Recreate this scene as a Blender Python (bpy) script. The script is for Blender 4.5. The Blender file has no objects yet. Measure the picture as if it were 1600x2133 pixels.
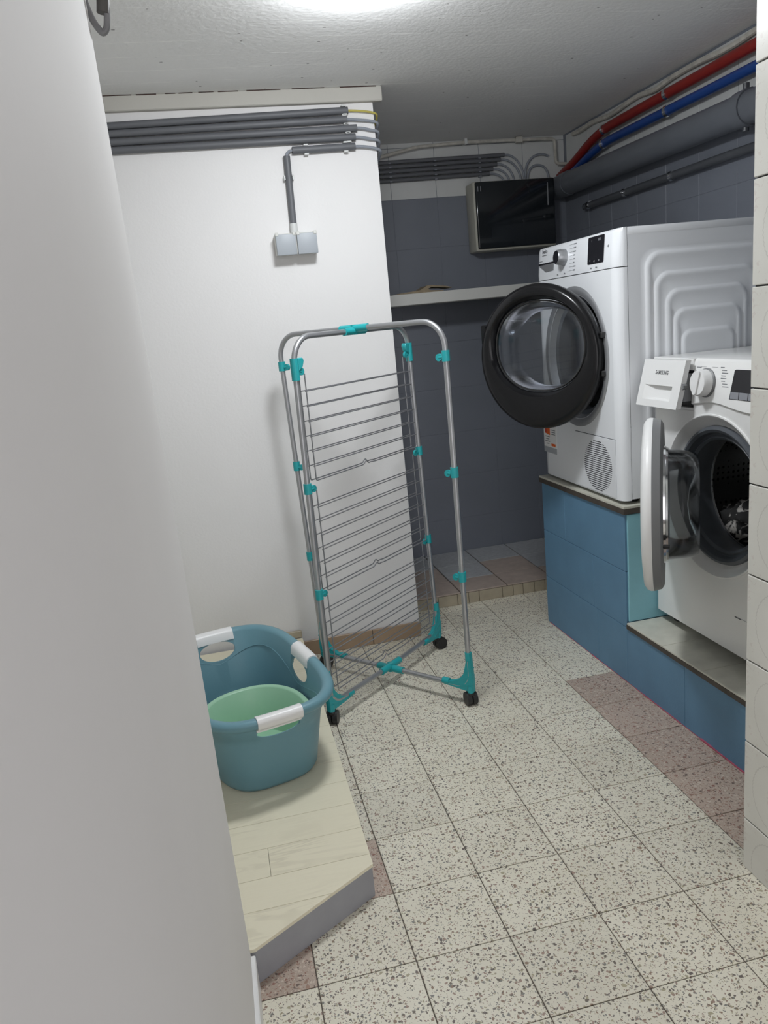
import bpy, bmesh, math, random
from mathutils import Matrix, Vector, noise
random.seed(7)
R_ = math.radians
sc = bpy.context.scene
col = sc.collection

# ------------------------------------------------------------------ camera
cam_d = bpy.data.cameras.new('camera'); cam = bpy.data.objects.new('camera', cam_d); col.objects.link(cam)
YAW, PITCH, ROLL = 0.197118, -0.236195, -0.097561
cy_, sy_, cp_, sp_ = math.cos(YAW), math.sin(YAW), math.cos(PITCH), math.sin(PITCH)
cf = Vector((sy_ * cp_, cy_ * cp_, sp_)); cr = Vector((cy_, -sy_, 0)); cu = cr.cross(cf)
c_, s_ = math.cos(ROLL), math.sin(ROLL)
cr, cu = c_ * cr + s_ * cu, -s_ * cr + c_ * cu
cam.matrix_world = Matrix(((cr.x, cu.x, -cf.x, -0.43308), (cr.y, cu.y, -cf.y, -1.08479), (cr.z, cu.z, -cf.z, 1.24480), (0, 0, 0, 1)))
cam_d.sensor_fit = 'HORIZONTAL'; cam_d.sensor_width = 36; cam_d.lens = 36 * 1614.67 / 1600
cam_d.clip_start = 0.01
sc.camera = cam

# ------------------------------------------------------------------ light and exposure
wd = bpy.data.worlds.new('world'); sc.world = wd; wd.use_nodes = True
bgn = wd.node_tree.nodes['Background']; bgn.inputs[0].default_value = (0.985, 0.965, 0.99, 1); bgn.inputs[1].default_value = 2.0
LAMP_STRENGTH = 104.0
sc.view_settings.view_transform = 'Standard'; sc.view_settings.look = 'None'
sc.view_settings.exposure = 0.0; sc.view_settings.gamma = 1.0; sc.view_settings.use_curve_mapping = False

# ------------------------------------------------------------------ materials
class NT:
    def __init__(s, name):
        s.m = bpy.data.materials.new(name); s.m.use_nodes = True; s.t = s.m.node_tree
        s.b = s.t.nodes['Principled BSDF']; s.out = s.t.nodes['Material Output']
    def n(s, typ, ins=None, **kw):
        nd = s.t.nodes.new('ShaderNode' + typ)
        for k, v in kw.items(): setattr(nd, k, v)
        for k, v in (ins or {}).items():
            if hasattr(v, 'is_output') or isinstance(v, bpy.types.NodeSocket): s.t.links.new(v, nd.inputs[k])
            else: nd.inputs[k].default_value = v
        return nd
    def math(s, op, a, b=0.0, c=0.0):
        return s.n('Math', {0: a, 1: b, 2: c}, operation=op).outputs[0]
    def mix(s, f, a, b):
        nd = s.n('MixRGB', {0: f, 1: a, 2: b}); return nd.outputs[0]
    def ramp(s, f, stops, interp='LINEAR'):
        nd = s.n('ValToRGB', {0: f}); cr = nd.color_ramp; cr.interpolation = interp
        while len(cr.elements) < len(stops): cr.elements.new(0.5)
        for e, (p, c) in zip(cr.elements, stops): e.position = p; e.color = c4(c)
        return nd.outputs[0]
    def link(s, a, b): s.t.links.new(a, b)
    def bump(s, h, strength=0.2, dist=0.002):
        s.link(s.n('Bump', {'Strength': strength, 'Distance': dist, 'Height': h}).outputs[0], s.b.inputs['Normal'])
def c4(c): return (c[0], c[1], c[2], 1) if len(c) == 3 else c
def srgb(r, g, b):
    return tuple(((x / 255) / 12.92 if x / 255 <= 0.04045 else ((x / 255 + 0.055) / 1.055) ** 2.4) for x in (r, g, b))
MATS = {}
def mat(name, color, rough=0.5, metal=0.0, var=0.0, vscale=6.0, bump=0.0, bscale=80.0, coat=0.0, spec=0.5):
    t = NT(name); t.b.inputs['Roughness'].default_value = rough; t.b.inputs['Metallic'].default_value = metal
    t.b.inputs['Coat Weight'].default_value = coat; t.b.inputs['Specular IOR Level'].default_value = spec
    pos = t.n('NewGeometry').outputs['Position']
    nz = t.n('TexNoise', {'Vector': pos, 'Scale': vscale, 'Detail': 4.0}).outputs['Fac']
    f = t.math('MULTIPLY', nz, 1.0)
    d = tuple(max(0, x * (1 - var)) for x in color); l = tuple(min(1, x * (1 + var)) for x in color)
    t.link(t.ramp(f, [(0.25, d), (0.75, l)]), t.b.inputs['Base Color'])
    if bump:
        nb = t.n('TexNoise', {'Vector': pos, 'Scale': bscale, 'Detail': 6.0}).outputs['Fac']; t.bump(nb, bump)
    MATS[name] = t.m; return t.m
def M(n): return MATS[n]

mat('white_paint', (0.80, 0.79, 0.785), 0.75, var=0.015, vscale=3, bump=0.25, bscale=120)
mat('near_white_paint', (0.76, 0.745, 0.735), 0.75, var=0.02, vscale=2.5, bump=0.12, bscale=60)
mat('grey_tile_paint', (0.18, 0.195, 0.23), 0.42, var=0.05, vscale=5, bump=0.1, bscale=60)
mat('white_wall_tile', (0.62, 0.63, 0.62), 0.3, var=0.04, vscale=9)
mat('grout', (0.12, 0.10, 0.085), 0.9, var=0.25, vscale=40)
mat('grout_dark', (0.10, 0.10, 0.10), 0.9, var=0.2, vscale=30)
mat('riser_grey', (0.33, 0.335, 0.36), 0.6, var=0.08, vscale=14, bump=0.1)
mat('tan_tile', (0.40, 0.285, 0.19), 0.35, var=0.1, vscale=12)
mat('tan_step_tile', (0.42, 0.345, 0.295), 0.38, var=0.14, vscale=30)
mat('grey_step_tile', (0.41, 0.42, 0.43), 0.35, var=0.16, vscale=60)
mat('beige_edge_tile', (0.40, 0.35, 0.26), 0.4, var=0.14, vscale=20)
mat('blue_paint', (0.120, 0.25, 0.385), 0.55, var=0.07, vscale=9, bump=0.25, bscale=140)
mat('teal_paint', (0.27, 0.56, 0.65), 0.6, var=0.08, vscale=7, bump=0.2, bscale=90)
mat('dark_edge', (0.07, 0.058, 0.048), 0.55, var=0.3, vscale=25)
mat('ledge_tile', (0.62, 0.61, 0.53), 0.35, var=0.16, vscale=14)
mat('pink_seal', (0.45, 0.10, 0.16), 0.7, var=0.3, vscale=60)
mat('enamel', (0.84, 0.86, 0.89), 0.22, var=0.01, coat=0.3)
mat('enamel_washer', (0.86, 0.86, 0.85), 0.22, var=0.01, coat=0.3)
mat('satin_white', (0.82, 0.82, 0.815), 0.35, var=0.01)
mat('silver', (0.42, 0.43, 0.45), 0.32, metal=0.6, var=0.03)
mat('chrome', (0.75, 0.76, 0.78), 0.12, metal=1.0)
mat('rim_grey', (0.21, 0.215, 0.22), 0.42, var=0.03)
mat('gasket', (0.095, 0.105, 0.12), 0.45, var=0.08, vscale=20)
mat('black_gloss', (0.008, 0.008, 0.009), 0.22, spec=0.35)
mat('black_panel', (0.012, 0.012, 0.016), 0.25)
mat('black_plastic', (0.018, 0.018, 0.018), 0.45)
mat('slot', (0.05, 0.05, 0.06), 0.7)
mat('print_grey', (0.22, 0.23, 0.25), 0.6)
mat('print_dark', (0.09, 0.09, 0.10), 0.6)
mat('print_pale', (0.45, 0.46, 0.48), 0.5)
mat('key_grey', (0.27, 0.28, 0.31), 0.4)
mat('sticker_orange', (0.75, 0.13, 0.02), 0.5)
mat('sticker_red', (0.55, 0.06, 0.03), 0.5)
mat('sticker_grey', (0.38, 0.40, 0.43), 0.5)
mat('alu_tube', (0.44, 0.445, 0.46), 0.36, metal=0.75, var=0.03)
mat('wire', (0.28, 0.285, 0.30), 0.35, metal=0.5)
mat('turquoise', (0.020, 0.36, 0.385), 0.38)
mat('tub_blue', (0.145, 0.30, 0.36), 0.42, var=0.03, bump=0.05, bscale=200)
mat('basin_green', (0.33, 0.575, 0.40), 0.35, var=0.02)
mat('conduit', (0.12, 0.125, 0.137), 0.5, var=0.05)
mat('cable_grey', (0.27, 0.29, 0.33), 0.5)
mat('cable_yellow', (0.50, 0.43, 0.10), 0.5)
mat('clip_white', (0.62, 0.63, 0.62), 0.45)
mat('socket_body', (0.62, 0.62, 0.59), 0.5)
mat('socket_flap', (0.38, 0.41, 0.445), 0.45)
mat('fuse_cream', (0.45, 0.44, 0.38), 0.5, var=0.05)
mat('fuse_lid', (0.012, 0.015, 0.018), 0.12, coat=0.3)
mat('red_paint', (0.24, 0.016, 0.012), 0.4, var=0.08)
mat('blue_pipe_paint', (0.012, 0.055, 0.24), 0.35, var=0.08)
mat('pipe_grey_paint', (0.125, 0.135, 0.155), 0.4, var=0.08)
mat('pipe_dark', (0.075, 0.08, 0.09), 0.4, var=0.1)
mat('plaster', (0.52, 0.50, 0.45), 0.9, var=0.25, vscale=30, bump=0.6, bscale=60)
mat('shelf_white', (0.66, 0.66, 0.63), 0.5, var=0.02)
mat('kraft', (0.30, 0.24, 0.16), 0.8, var=0.2, vscale=40)
mat('loop_grey', (0.20, 0.20, 0.205), 0.5, var=0.2, vscale=50)
mat('loop_dark', (0.09, 0.085, 0.08), 0.6, var=0.2, vscale=50)
mat('crack', (0.06, 0.035, 0.03), 0.9, var=0.4, vscale=60)
mat('beam_paint', (0.50, 0.485, 0.445), 0.8, var=0.03, bump=0.2)
mat('steel_dark', (0.16, 0.16, 0.16), 0.3, metal=0.9, var=0.2, vscale=30)

def terrazzo(name, base, b2, chips, dens, s1):
    t = NT(name); t.b.inputs['Roughness'].default_value = 0.38
    pos = t.n('NewGeometry').outputs['Position']
    rnd = t.n('ObjectInfo').outputs['Random']
    off = t.n('CombineXYZ', {0: t.math('MULTIPLY', rnd, 7.3), 1: t.math('MULTIPLY', rnd, 3.1), 2: 0.0}).outputs[0]
    p0 = t.n('VectorMath', {0: pos, 1: off}, operation='ADD').outputs[0]
    nz = t.n('TexNoise', {'Vector': p0, 'Scale': 140.0, 'Detail': 2.0})
    dv = t.n('VectorMath', {0: nz.outputs['Color'], 1: (0.5, 0.5, 0.5)}, operation='SUBTRACT').outputs[0]
    dv = t.n('VectorMath', {0: dv, 'Scale': 0.011}, operation='SCALE').outputs[0]
    p1 = t.n('VectorMath', {0: p0, 1: dv}, operation='ADD').outputs[0]
    stain = t.n('TexNoise', {'Vector': pos, 'Scale': 5.0, 'Detail': 5.0}).outputs['Fac']
    cur = t.ramp(stain, [(0.3, b2), (0.65, base)])
    tint = t.math('MULTIPLY_ADD', rnd, 0.10, 0.93)
    cur = t.n('MixRGB', {0: 1.0, 1: cur, 2: t.n('CombineColor', {0: tint, 1: tint, 2: tint}).outputs[0]}, blend_type='MULTIPLY').outputs[0]
    for k, (sc_, lim, soft) in enumerate(s1):
        v = t.n('TexVoronoi', {'Vector': p1, 'Scale': sc_, 'Randomness': 1.0}, voronoi_dimensions='2D')
        sep = t.n('SeparateColor', {0: v.outputs['Color']})
        r = t.math('MULTIPLY', t.math('SUBTRACT', sep.outputs[0], 1.0 - dens), lim / dens)
        m = t.math('SUBTRACT', r, v.outputs['Distance'])
        m = t.n('MapRange', {0: m, 1: 0.0, 2: soft, 3: 0.0, 4: 1.0}).outputs[0]
        cc = t.ramp(sep.outputs[1], [(i / len(chips), c) for i, c in enumerate(chips)], 'CONSTANT')
        cur = t.mix(m, cur, cc)
    t.link(cur, t.b.inputs['Base Color']); MATS[name] = t.m
terrazzo('terrazzo', (0.80, 0.765, 0.645), (0.73, 0.69, 0.57), [(0.17, 0.145, 0.115), (0.29, 0.21, 0.15), (0.23, 0.225, 0.20), (0.36, 0.26, 0.21), (0.42, 0.38, 0.26), (0.16, 0.135, 0.12)], 0.58,
         [(100.0, 0.40, 0.08), (145.0, 0.44, 0.10), (240.0, 0.46, 0.14)])
terrazzo('terrazzo_pink', (0.52, 0.42, 0.35), (0.47, 0.38, 0.31), [(0.30, 0.16, 0.125), (0.58, 0.48, 0.40), (0.18, 0.13, 0.11), (0.38, 0.25, 0.19), (0.62, 0.54, 0.46)], 0.7,
         [(80.0, 0.40, 0.06), (150.0, 0.5, 0.08), (260.0, 0.5, 0.1)])

def wood_mat():
    t = NT('laminate'); t.b.inputs['Roughness'].default_value = 0.42
    pos = t.n('NewGeometry').outputs['Position']; rnd = t.n('ObjectInfo').outputs['Random']
    off = t.n('CombineXYZ', {0: t.math('MULTIPLY', rnd, 9.0), 1: t.math('MULTIPLY', rnd, 5.0), 2: 0.0}).outputs[0]
    p0 = t.n('VectorMath', {0: pos, 1: off}, operation='ADD').outputs[0]
    mp = t.n('Mapping', {0: p0, 3: (2.2, 16.0, 4.0)}).outputs[0]
    n1 = t.n('TexNoise', {'Vector': mp, 'Scale': 1.0, 'Detail': 3.0, 'Distortion': 1.2}).outputs['Fac']
    rings = t.math('SINE', t.math('MULTIPLY', n1, 42.0))
    rings = t.n('MapRange', {0: rings, 1: -0.2, 2: 1.0, 3: 0.0, 4: 1.0}).outputs[0]
    mp2 = t.n('Mapping', {0: p0, 3: (10.0, 260.0, 10.0)}).outputs[0]
    fine = t.n('TexNoise', {'Vector': mp2, 'Scale': 1.0, 'Detail': 3.0}).outputs['Fac']
    patch = t.n('TexNoise', {'Vector': p0, 'Scale': 5.0, 'Detail': 2.0}).outputs['Fac']
    patch = t.n('MapRange', {0: patch, 1: 0.48, 2: 0.68, 3: 0.0, 4: 0.5}).outputs[0]
    cA = t.mix(t.math('MULTIPLY', rings, patch), (0.83, 0.78, 0.61, 1), (0.60, 0.55, 0.42, 1))
    cB = t.mix(t.math('MULTIPLY', fine, 0.35), cA, (0.70, 0.64, 0.48, 1))
    t.link(cB, t.b.inputs['Base Color']); MATS['laminate'] = t.m
wood_mat()

def ceiling_mat():
    t = NT('ceiling_concrete'); t.b.inputs['Roughness'].default_value = 0.75
    pos = t.n('NewGeometry').outputs['Position']
    sep = t.n('SeparateXYZ', {0: pos})
    wob = t.n('TexNoise', {'Vector': pos, 'Scale': 3.0}).outputs['Fac']
    yy = t.math('ADD', t.math('ADD', sep.outputs[1], t.math('MULTIPLY', sep.outputs[0], 0.02)), t.math('MULTIPLY', wob, 0.012))
    fr = t.math('FRACT', t.math('DIVIDE', yy, 0.115))
    ln = t.math('LESS_THAN', t.math('ABSOLUTE', t.math('SUBTRACT', fr, 0.5)), 0.018)
    brk = t.n('TexNoise', {'Vector': t.n('Mapping', {0: pos, 3: (5.0, 30.0, 1.0)}).outputs[0], 'Scale': 1.0, 'Detail': 6.0}).outputs['Fac']
    brk = t.n('MapRange', {0: brk, 1: 0.46, 2: 0.6, 3: 0.0, 4: 1.0}).outputs[0]
    line = t.math('MULTIPLY', ln, brk)
    st = t.n('TexNoise', {'Vector': pos, 'Scale': 2.2, 'Detail': 8.0}).outputs['Fac']
    base = t.ramp(st, [(0.3, (0.79, 0.79, 0.785)), (0.7, (0.85, 0.85, 0.845))])
    base = t.mix(t.math('MULTIPLY', line, 0.8), base, (0.95, 0.95, 0.93, 1))
    v = t.n('TexVoronoi', {'Vector': t.n('Mapping', {0: pos, 3: (9.0, 13.0, 1.0)}).outputs[0], 'Scale': 1.0}, voronoi_dimensions='2D')
    s2 = t.n('SeparateColor', {0: v.outputs['Color']})
    nn = t.n('TexNoise', {'Vector': pos, 'Scale': 90.0}).outputs['Fac']
    sp = t.math('LESS_THAN', t.math('ADD', v.outputs['Distance'], t.math('MULTIPLY', nn, 0.06)), t.math('MULTIPLY', t.math('SUBTRACT', s2.outputs[0], 0.45), 0.14))
    base = t.mix(t.math('MULTIPLY', sp, 0.7), base, (0.10, 0.085, 0.085, 1))
    t.link(base, t.b.inputs['Base Color'])
    h = t.math('ADD', t.math('MULTIPLY', line, 1.0), t.n('TexNoise', {'Vector': pos, 'Scale': 70.0, 'Detail': 6.0}).outputs['Fac'])
    t.bump(h, 0.4, 0.003); MATS['ceiling_concrete'] = t.m
ceiling_mat()

def pillar_tile_mat():
    t = NT('cream_tile'); t.b.inputs['Roughness'].default_value = 0.3
    o = t.n('TexCoord').outputs['Object']
    sep = t.n('SeparateXYZ', {0: o})
    a = t.math('POWER', t.math('DIVIDE', sep.outputs[1], 0.066), 2.0); b = t.math('POWER', t.math('DIVIDE', sep.outputs[2], 0.076), 2.0)
    d = t.math('SQRT', t.math('ADD', a, b))
    ang = t.math('ARCTAN2', sep.outputs[2], sep.outputs[1])
    dash = t.math('SINE', t.math('MULTIPLY', ang, 46.0))
    ring = t.math('LESS_THAN', t.math('ABSOLUTE', t.math('SUBTRACT', d, t.math('MULTIPLY_ADD', dash, 0.012, 0.98))), 0.016)
    nz = t.n('TexNoise', {'Vector': o, 'Scale': 55.0, 'Detail': 4.0, 'Distortion': 2.0}).outputs['Fac']
    flow = t.math('MULTIPLY', t.math('LESS_THAN', d, 0.33), t.math('GREATER_THAN', nz, 0.52))
    corner = t.math('MULTIPLY', t.math('GREATER_THAN', d, 1.28), t.math('GREATER_THAN', nz, 0.6))
    base = t.ramp(t.n('TexNoise', {'Vector': t.n('NewGeometry').outputs['Position'], 'Scale': 8.0}).outputs['Fac'], [(0.3, (0.66, 0.65, 0.60)), (0.7, (0.72, 0.71, 0.66))])
    c = t.mix(t.math('MULTIPLY', ring, 0.35), base, (0.38, 0.36, 0.33, 1))
    c = t.mix(t.math('MULTIPLY', flow, 0.22), c, (0.45, 0.28, 0.27, 1))
    c = t.mix(t.math('MULTIPLY', corner, 0.2), c, (0.45, 0.32, 0.30, 1))
    t.link(c, t.b.inputs['Base Color']); MATS['cream_tile'] = t.m
pillar_tile_mat()

def glass_mat(name, tint, refl=1.0, rough=0.03):
    t = NT(name); t.t.nodes.remove(t.b)
    tr = t.n('BsdfTransparent', {0: c4(tint)}); gl = t.n('BsdfGlossy', {0: (0.9, 0.92, 0.95, 1), 1: rough})
    fr = t.n('Fresnel', {0: 1.5})
    nz = t.n('TexNoise', {'Vector': t.n('NewGeometry').outputs['Position'], 'Scale': 12.0}).outputs['Fac']
    f = t.math('MULTIPLY', fr.outputs[0], t.math('MULTIPLY_ADD', nz, 0.2, refl))
    mx = t.n('MixShader', {0: f, 1: tr.outputs[0], 2: gl.outputs[0]})
    t.link(mx.outputs[0], t.out.inputs[0]); MATS[name] = t.m
glass_mat('door_glass', (0.80, 0.81, 0.83), 0.8)
glass_mat('bowl_glass', (0.90, 0.92, 0.93), 1.3, 0.12)

def laundry_mat():
    t = NT('laundry'); t.b.inputs['Roughness'].default_value = 0.9
    pos = t.n('NewGeometry').outputs['Position']
    nz = t.n('TexNoise', {'Vector': pos, 'Scale': 24.0, 'Detail': 3.0, 'Distortion': 1.0}).outputs['Fac']
    t.link(t.ramp(nz, [(0.0, (0.015, 0.015, 0.015)), (0.55, (0.02, 0.02, 0.02)), (0.60, (0.50, 0.48, 0.45)), (1.0, (0.6, 0.58, 0.55))]), t.b.inputs['Base Color'])
    MATS['laundry'] = t.m
laundry_mat()

def lamp_mat():
    t = NT('lamp_diffuser')
    t.b.inputs['Base Color'].default_value = (0.9, 0.9, 0.9, 1)
    t.b.inputs['Emission Color'].default_value = (0.935, 0.97, 1.0, 1); t.b.inputs['Emission Strength'].default_value = LAMP_STRENGTH
    MATS['lamp_diffuser'] = t.m
lamp_mat()

def drum_mat():
    t = NT('drum_steel'); t.b.inputs['Metallic'].default_value = 0.9; t.b.inputs['Roughness'].default_value = 0.35
    uv = t.n('TexCoord').outputs['Object']
    v = t.n('TexVoronoi', {'Vector': uv, 'Scale': 55.0, 'Randomness': 0.15})
    t.link(t.ramp(v.outputs['Distance'], [(0.22, (0.02, 0.02, 0.02)), (0.28, (0.32, 0.32, 0.32))]), t.b.inputs['Base Color'])
    MATS['drum_steel'] = t.m
drum_mat()

# ------------------------------------------------------------------ mesh helpers
ROOTPOS = {}
class MB:
    def __init__(s, T=None): s.v = []; s.f = []; s.T = T
    def add(s, vs, fs):
        o = len(s.v)
        for p in vs:
            p = Vector(p); s.v.append(s.T @ p if s.T else p)
        s.f += [tuple(i + o for i in f) for f in fs]; return s
    def box(s, x0, x1, y0, y1, z0, z1, bev=0.0, seg=2):
        bm = bmesh.new(); bmesh.ops.create_cube(bm, size=1)
        for v in bm.verts: v.co = Vector(((x0 + x1) / 2 + v.co.x * (x1 - x0), (y0 + y1) / 2 + v.co.y * (y1 - y0), (z0 + z1) / 2 + v.co.z * (z1 - z0)))
        if bev: bmesh.ops.bevel(bm, geom=bm.edges[:], offset=bev, segments=seg, affect='EDGES', profile=0.5)
        bm.verts.index_update()
        s.add([v.co.copy() for v in bm.verts], [[v.index for v in f.verts] for f in bm.faces]); bm.free(); return s
    def prism(s, poly, a, b, axis='z', bev=0.0):
        n = len(poly)
        def P(p, h): return {'z': (p[0], p[1], h), 'x': (h, p[0], p[1]), 'y': (p[0], h, p[1])}[axis]
        if not bev:
            return s.add([P(p, a) for p in poly] + [P(p, b) for p in poly],
                         [tuple(range(n))[::-1], tuple(range(n, 2 * n))] + [(i, (i + 1) % n, n + (i + 1) % n, n + i) for i in range(n)])
        bm = bmesh.new(); lo = [bm.verts.new(P(p, a)) for p in poly]; hi = [bm.verts.new(P(p, b)) for p in poly]
        bm.faces.new(lo[::-1]); bm.faces.new(hi)
        for i in range(n): bm.faces.new((lo[i], lo[(i + 1) % n], hi[(i + 1) % n], hi[i]))
        bmesh.ops.bevel(bm, geom=bm.edges[:], offset=bev, segments=1, affect='EDGES')
        bm.verts.index_update(); s.add([v.co.copy() for v in bm.verts], [[v.index for v in f.verts] for f in bm.faces]); bm.free(); return s
    def loft(s, loops, cap0=False, cap1=False, closed=True):
        n = len(loops[0]); vs = [p for l in loops for p in l]; fs = []
        for k in range(len(loops) - 1):
            for i in range(n if closed else n - 1):
                j = (i + 1) % n; fs.append((k * n + i, k * n + j, (k + 1) * n + j, (k + 1) * n + i))
        if cap0: fs.append(tuple(range(n))[::-1])
        if cap1: fs.append(tuple(range((len(loops) - 1) * n, len(loops) * n)))
        return s.add(vs, fs)
    def tube(s, pts, r, seg=10, caps=True, rs=None):
        pts = [Vector(p) for p in pts]; loops = []
        t0 = (pts[1] - pts[0]).normalized(); ref = Vector((0, 0, 1)) if abs(t0.z) < 0.9 else Vector((1, 0, 0))
        nrm = t0.cross(ref).normalized()
        for i, p in enumerate(pts):
            a = pts[max(i - 1, 0)]; b = pts[min(i + 1, len(pts) - 1)]; t = (b - a).normalized()
            nrm = (nrm - t * nrm.dot(t)).normalized(); bn = t.cross(nrm)
            rr = rs[i] if rs else r
            loops.append([p + (nrm * math.cos(q) + bn * math.sin(q)) * rr for q in (2 * math.pi * k / seg for k in range(seg))])
        return s.loft(loops, caps, caps)
    def cyl(s, a, b, r, seg=20, r2=None): return s.tube([a, b], r, seg, True, [r, r if r2 is None else r2])
    def lathe(s, prof, seg=48, cap0=False, cap1=False):    # prof = [(r, h)], axis local z
        return s.loft([[(r * math.cos(2 * math.pi * k / seg), r * math.sin(2 * math.pi * k / seg), h) for k in range(seg)] for r, h in prof], cap0, cap1)
    def build(s, name, m, parent=None, smooth=True, angle=35):
        base = ROOTPOS.get(parent.name, Vector((0, 0, 0))) if parent else Vector((0, 0, 0))
        me = bpy.data.meshes.new(name); me.from_pydata([tuple(v - base) for v in s.v], [], s.f)
        bm = bmesh.new(); bm.from_mesh(me); bmesh.ops.recalc_face_normals(bm, faces=bm.faces[:]); bm.to_mesh(me); bm.free()
        if smooth:
            me.polygons.foreach_set('use_smooth', [True] * len(me.polygons)); me.set_sharp_from_angle(angle=R_(angle))
        me.materials.append(M(m) if isinstance(m, str) else m)
        o = bpy.data.objects.new(name, me); col.objects.link(o)
        if parent: o.parent = parent; ROOTPOS[o.name] = base
        else: ROOTPOS[o.name] = Vector((0, 0, 0))
        return o
def tag(o, label=None, cat=None, group=None, kind=None):
    if label: o['label'] = label
    if cat: o['category'] = cat
    if group: o['group'] = group
    if kind: o['kind'] = kind
    return o
def thing(name, loc, label, cat, group=None):
    o = bpy.data.objects.new(name, None); o.location = loc; o.empty_display_size = 0.05; col.objects.link(o); ROOTPOS[o.name] = Vector(loc)
    return tag(o, label, cat, group)
def struct(mb, name, m, smooth=False): return tag(mb.build(name, m, smooth=smooth), kind='structure')
def inst(src, name, parent, loc, m=None):
    o = bpy.data.objects.new(name, src); o.location = Vector(loc) - ROOTPOS.get(parent.name, Vector((0, 0, 0))); o.parent = parent; col.objects.link(o)
    if m: o.material_slots[0].link = 'OBJECT'; o.material_slots[0].material = M(m)
    return o
def mesh_of(mb, name, m, smooth=True, angle=35):
    o = mb.build(name, m, smooth=smooth, angle=angle); me = o.data; bpy.data.objects.remove(o); return me
def fillet(pts, r, n=6):
    pts = [Vector(p) for p in pts]; out = [pts[0]]
    for a, b, c in zip(pts, pts[1:], pts[2:]):
        d1 = (a - b); d2 = (c - b); l = min(r, d1.length * 0.49, d2.length * 0.49); p = b + d1.normalized() * l; q = b + d2.normalized() * l
        for k in range(n + 1):
            t = k / n; out.append(p * (1 - t) ** 2 + b * 2 * t * (1 - t) + q * t * t)
    return out + [pts[-1]]
def arcfillet(pts, r, n=10):
    pts = [Vector(p) for p in pts]; out = [pts[0]]
    for a, b, c in zip(pts, pts[1:], pts[2:]):
        d1 = (a - b).normalized(); d2 = (c - b).normalized(); ang = d1.angle(d2); l = r / math.tan(ang / 2)
        bis = (d1 + d2).normalized(); cen = b + bis * (r / math.sin(ang / 2)); p = b + d1 * l; q = b + d2 * l
        v1 = p - cen; v2 = q - cen; th = v1.angle(v2)
        for k in range(n + 1):
            t = k / n; out.append(cen + (v1 * math.sin((1 - t) * th) + v2 * math.sin(t * th)) / math.sin(th))
    return out + [pts[-1]]
def clip_poly(poly, axis, lo, hi):
    def half(ps, keep, lim):
        o = []
        for i, p in enumerate(ps):
            q = ps[(i + 1) % len(ps)]; ip = keep(p[axis]); iq = keep(q[axis])
            if ip: o.append(p)
            if ip != iq:
                t = (lim - p[axis]) / (q[axis] - p[axis]); o.append((p[0] + (q[0] - p[0]) * t, p[1] + (q[1] - p[1]) * t))
        return o
    a = half(poly, lambda v: v >= lo, lo)
    return half(a, lambda v: v <= hi, hi) if len(a) > 2 else []
def text_mesh(body, size, T, name, m, parent, align='CENTER', extrude=0.0002, shear=0.0, sx=1.0, bold=0.0, space=1.0):
    cu_ = bpy.data.curves.new(name, 'FONT'); cu_.body = body; cu_.size = size; cu_.align_x = align; cu_.align_y = 'CENTER'; cu_.extrude = extrude; cu_.shear = shear; cu_.offset = bold; cu_.resolution_u = 3; cu_.space_character = space
    o = bpy.data.objects.new(name, cu_); col.objects.link(o)
    dg = bpy.context.evaluated_depsgraph_get(); me = bpy.data.meshes.new_from_object(o.evaluated_get(dg))
    bpy.data.objects.remove(o); bpy.data.curves.remove(cu_)
    base = ROOTPOS[parent.name]; X = Matrix.Translation(-base) @ T @ Matrix.Diagonal((sx, 1, 1, 1))
    me.transform(X); me.materials.clear(); me.materials.append(M(m))
    r = bpy.data.objects.new(name, me); col.objects.link(r); r.parent = parent; ROOTPOS[r.name] = base
    return r
def rrect(hx, hy, r, n=6, cx=0, cy=0):
    out = []
    for (sx, sy, a0) in ((1, 1, 0), (-1, 1, 90), (-1, -1, 180), (1, -1, 270)):
        for k in range(n + 1):
            a = R_(a0 + 90 * k / n); out.append((cx + sx * (hx - r) + r * math.cos(a), cy + sy * (hy - r) + r * math.sin(a)))
    return out
def rim_strip(inner, outer): pass

CEIL = 2.047; YW = 1.805; XB = 0.245; YB = 2.68; XR = 1.38

# ------------------------------------------------------------------ the setting: floor
floor = struct(MB().box(-1.7, 1.5, -1.8, 2.8, -0.1, -0.003), 'floor', 'grout')
tile_me = mesh_of(MB().box(-0.0989, 0.0989, -0.0989, 0.0989, -0.009, 0.0, 0.0012, 1), 'floor_tile', 'terrazzo', smooth=False)
for j in range(-4, 11):
    for i in range(-3, 7):
        x, y = 0.2 * i + 0.1, 0.2 * j + 0.1
        if i >= 4 and j < 8: continue                       # under the plinth and the pillar
        if i >= 3 and j < 0: continue
        if i == -3 and j >= 2: continue
        if i < 1 and j >= 9: continue
        if i >= 5 and j == 8: continue
        pink = (i == 3 and j <= 5) or (i, j) in ((-3, 1), (-2, 2))
        inst(tile_me, 'floor_tile', floor, (x, y, random.uniform(-0.0006, 0.0)), 'terrazzo_pink' if pink else 'terrazzo')

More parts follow.
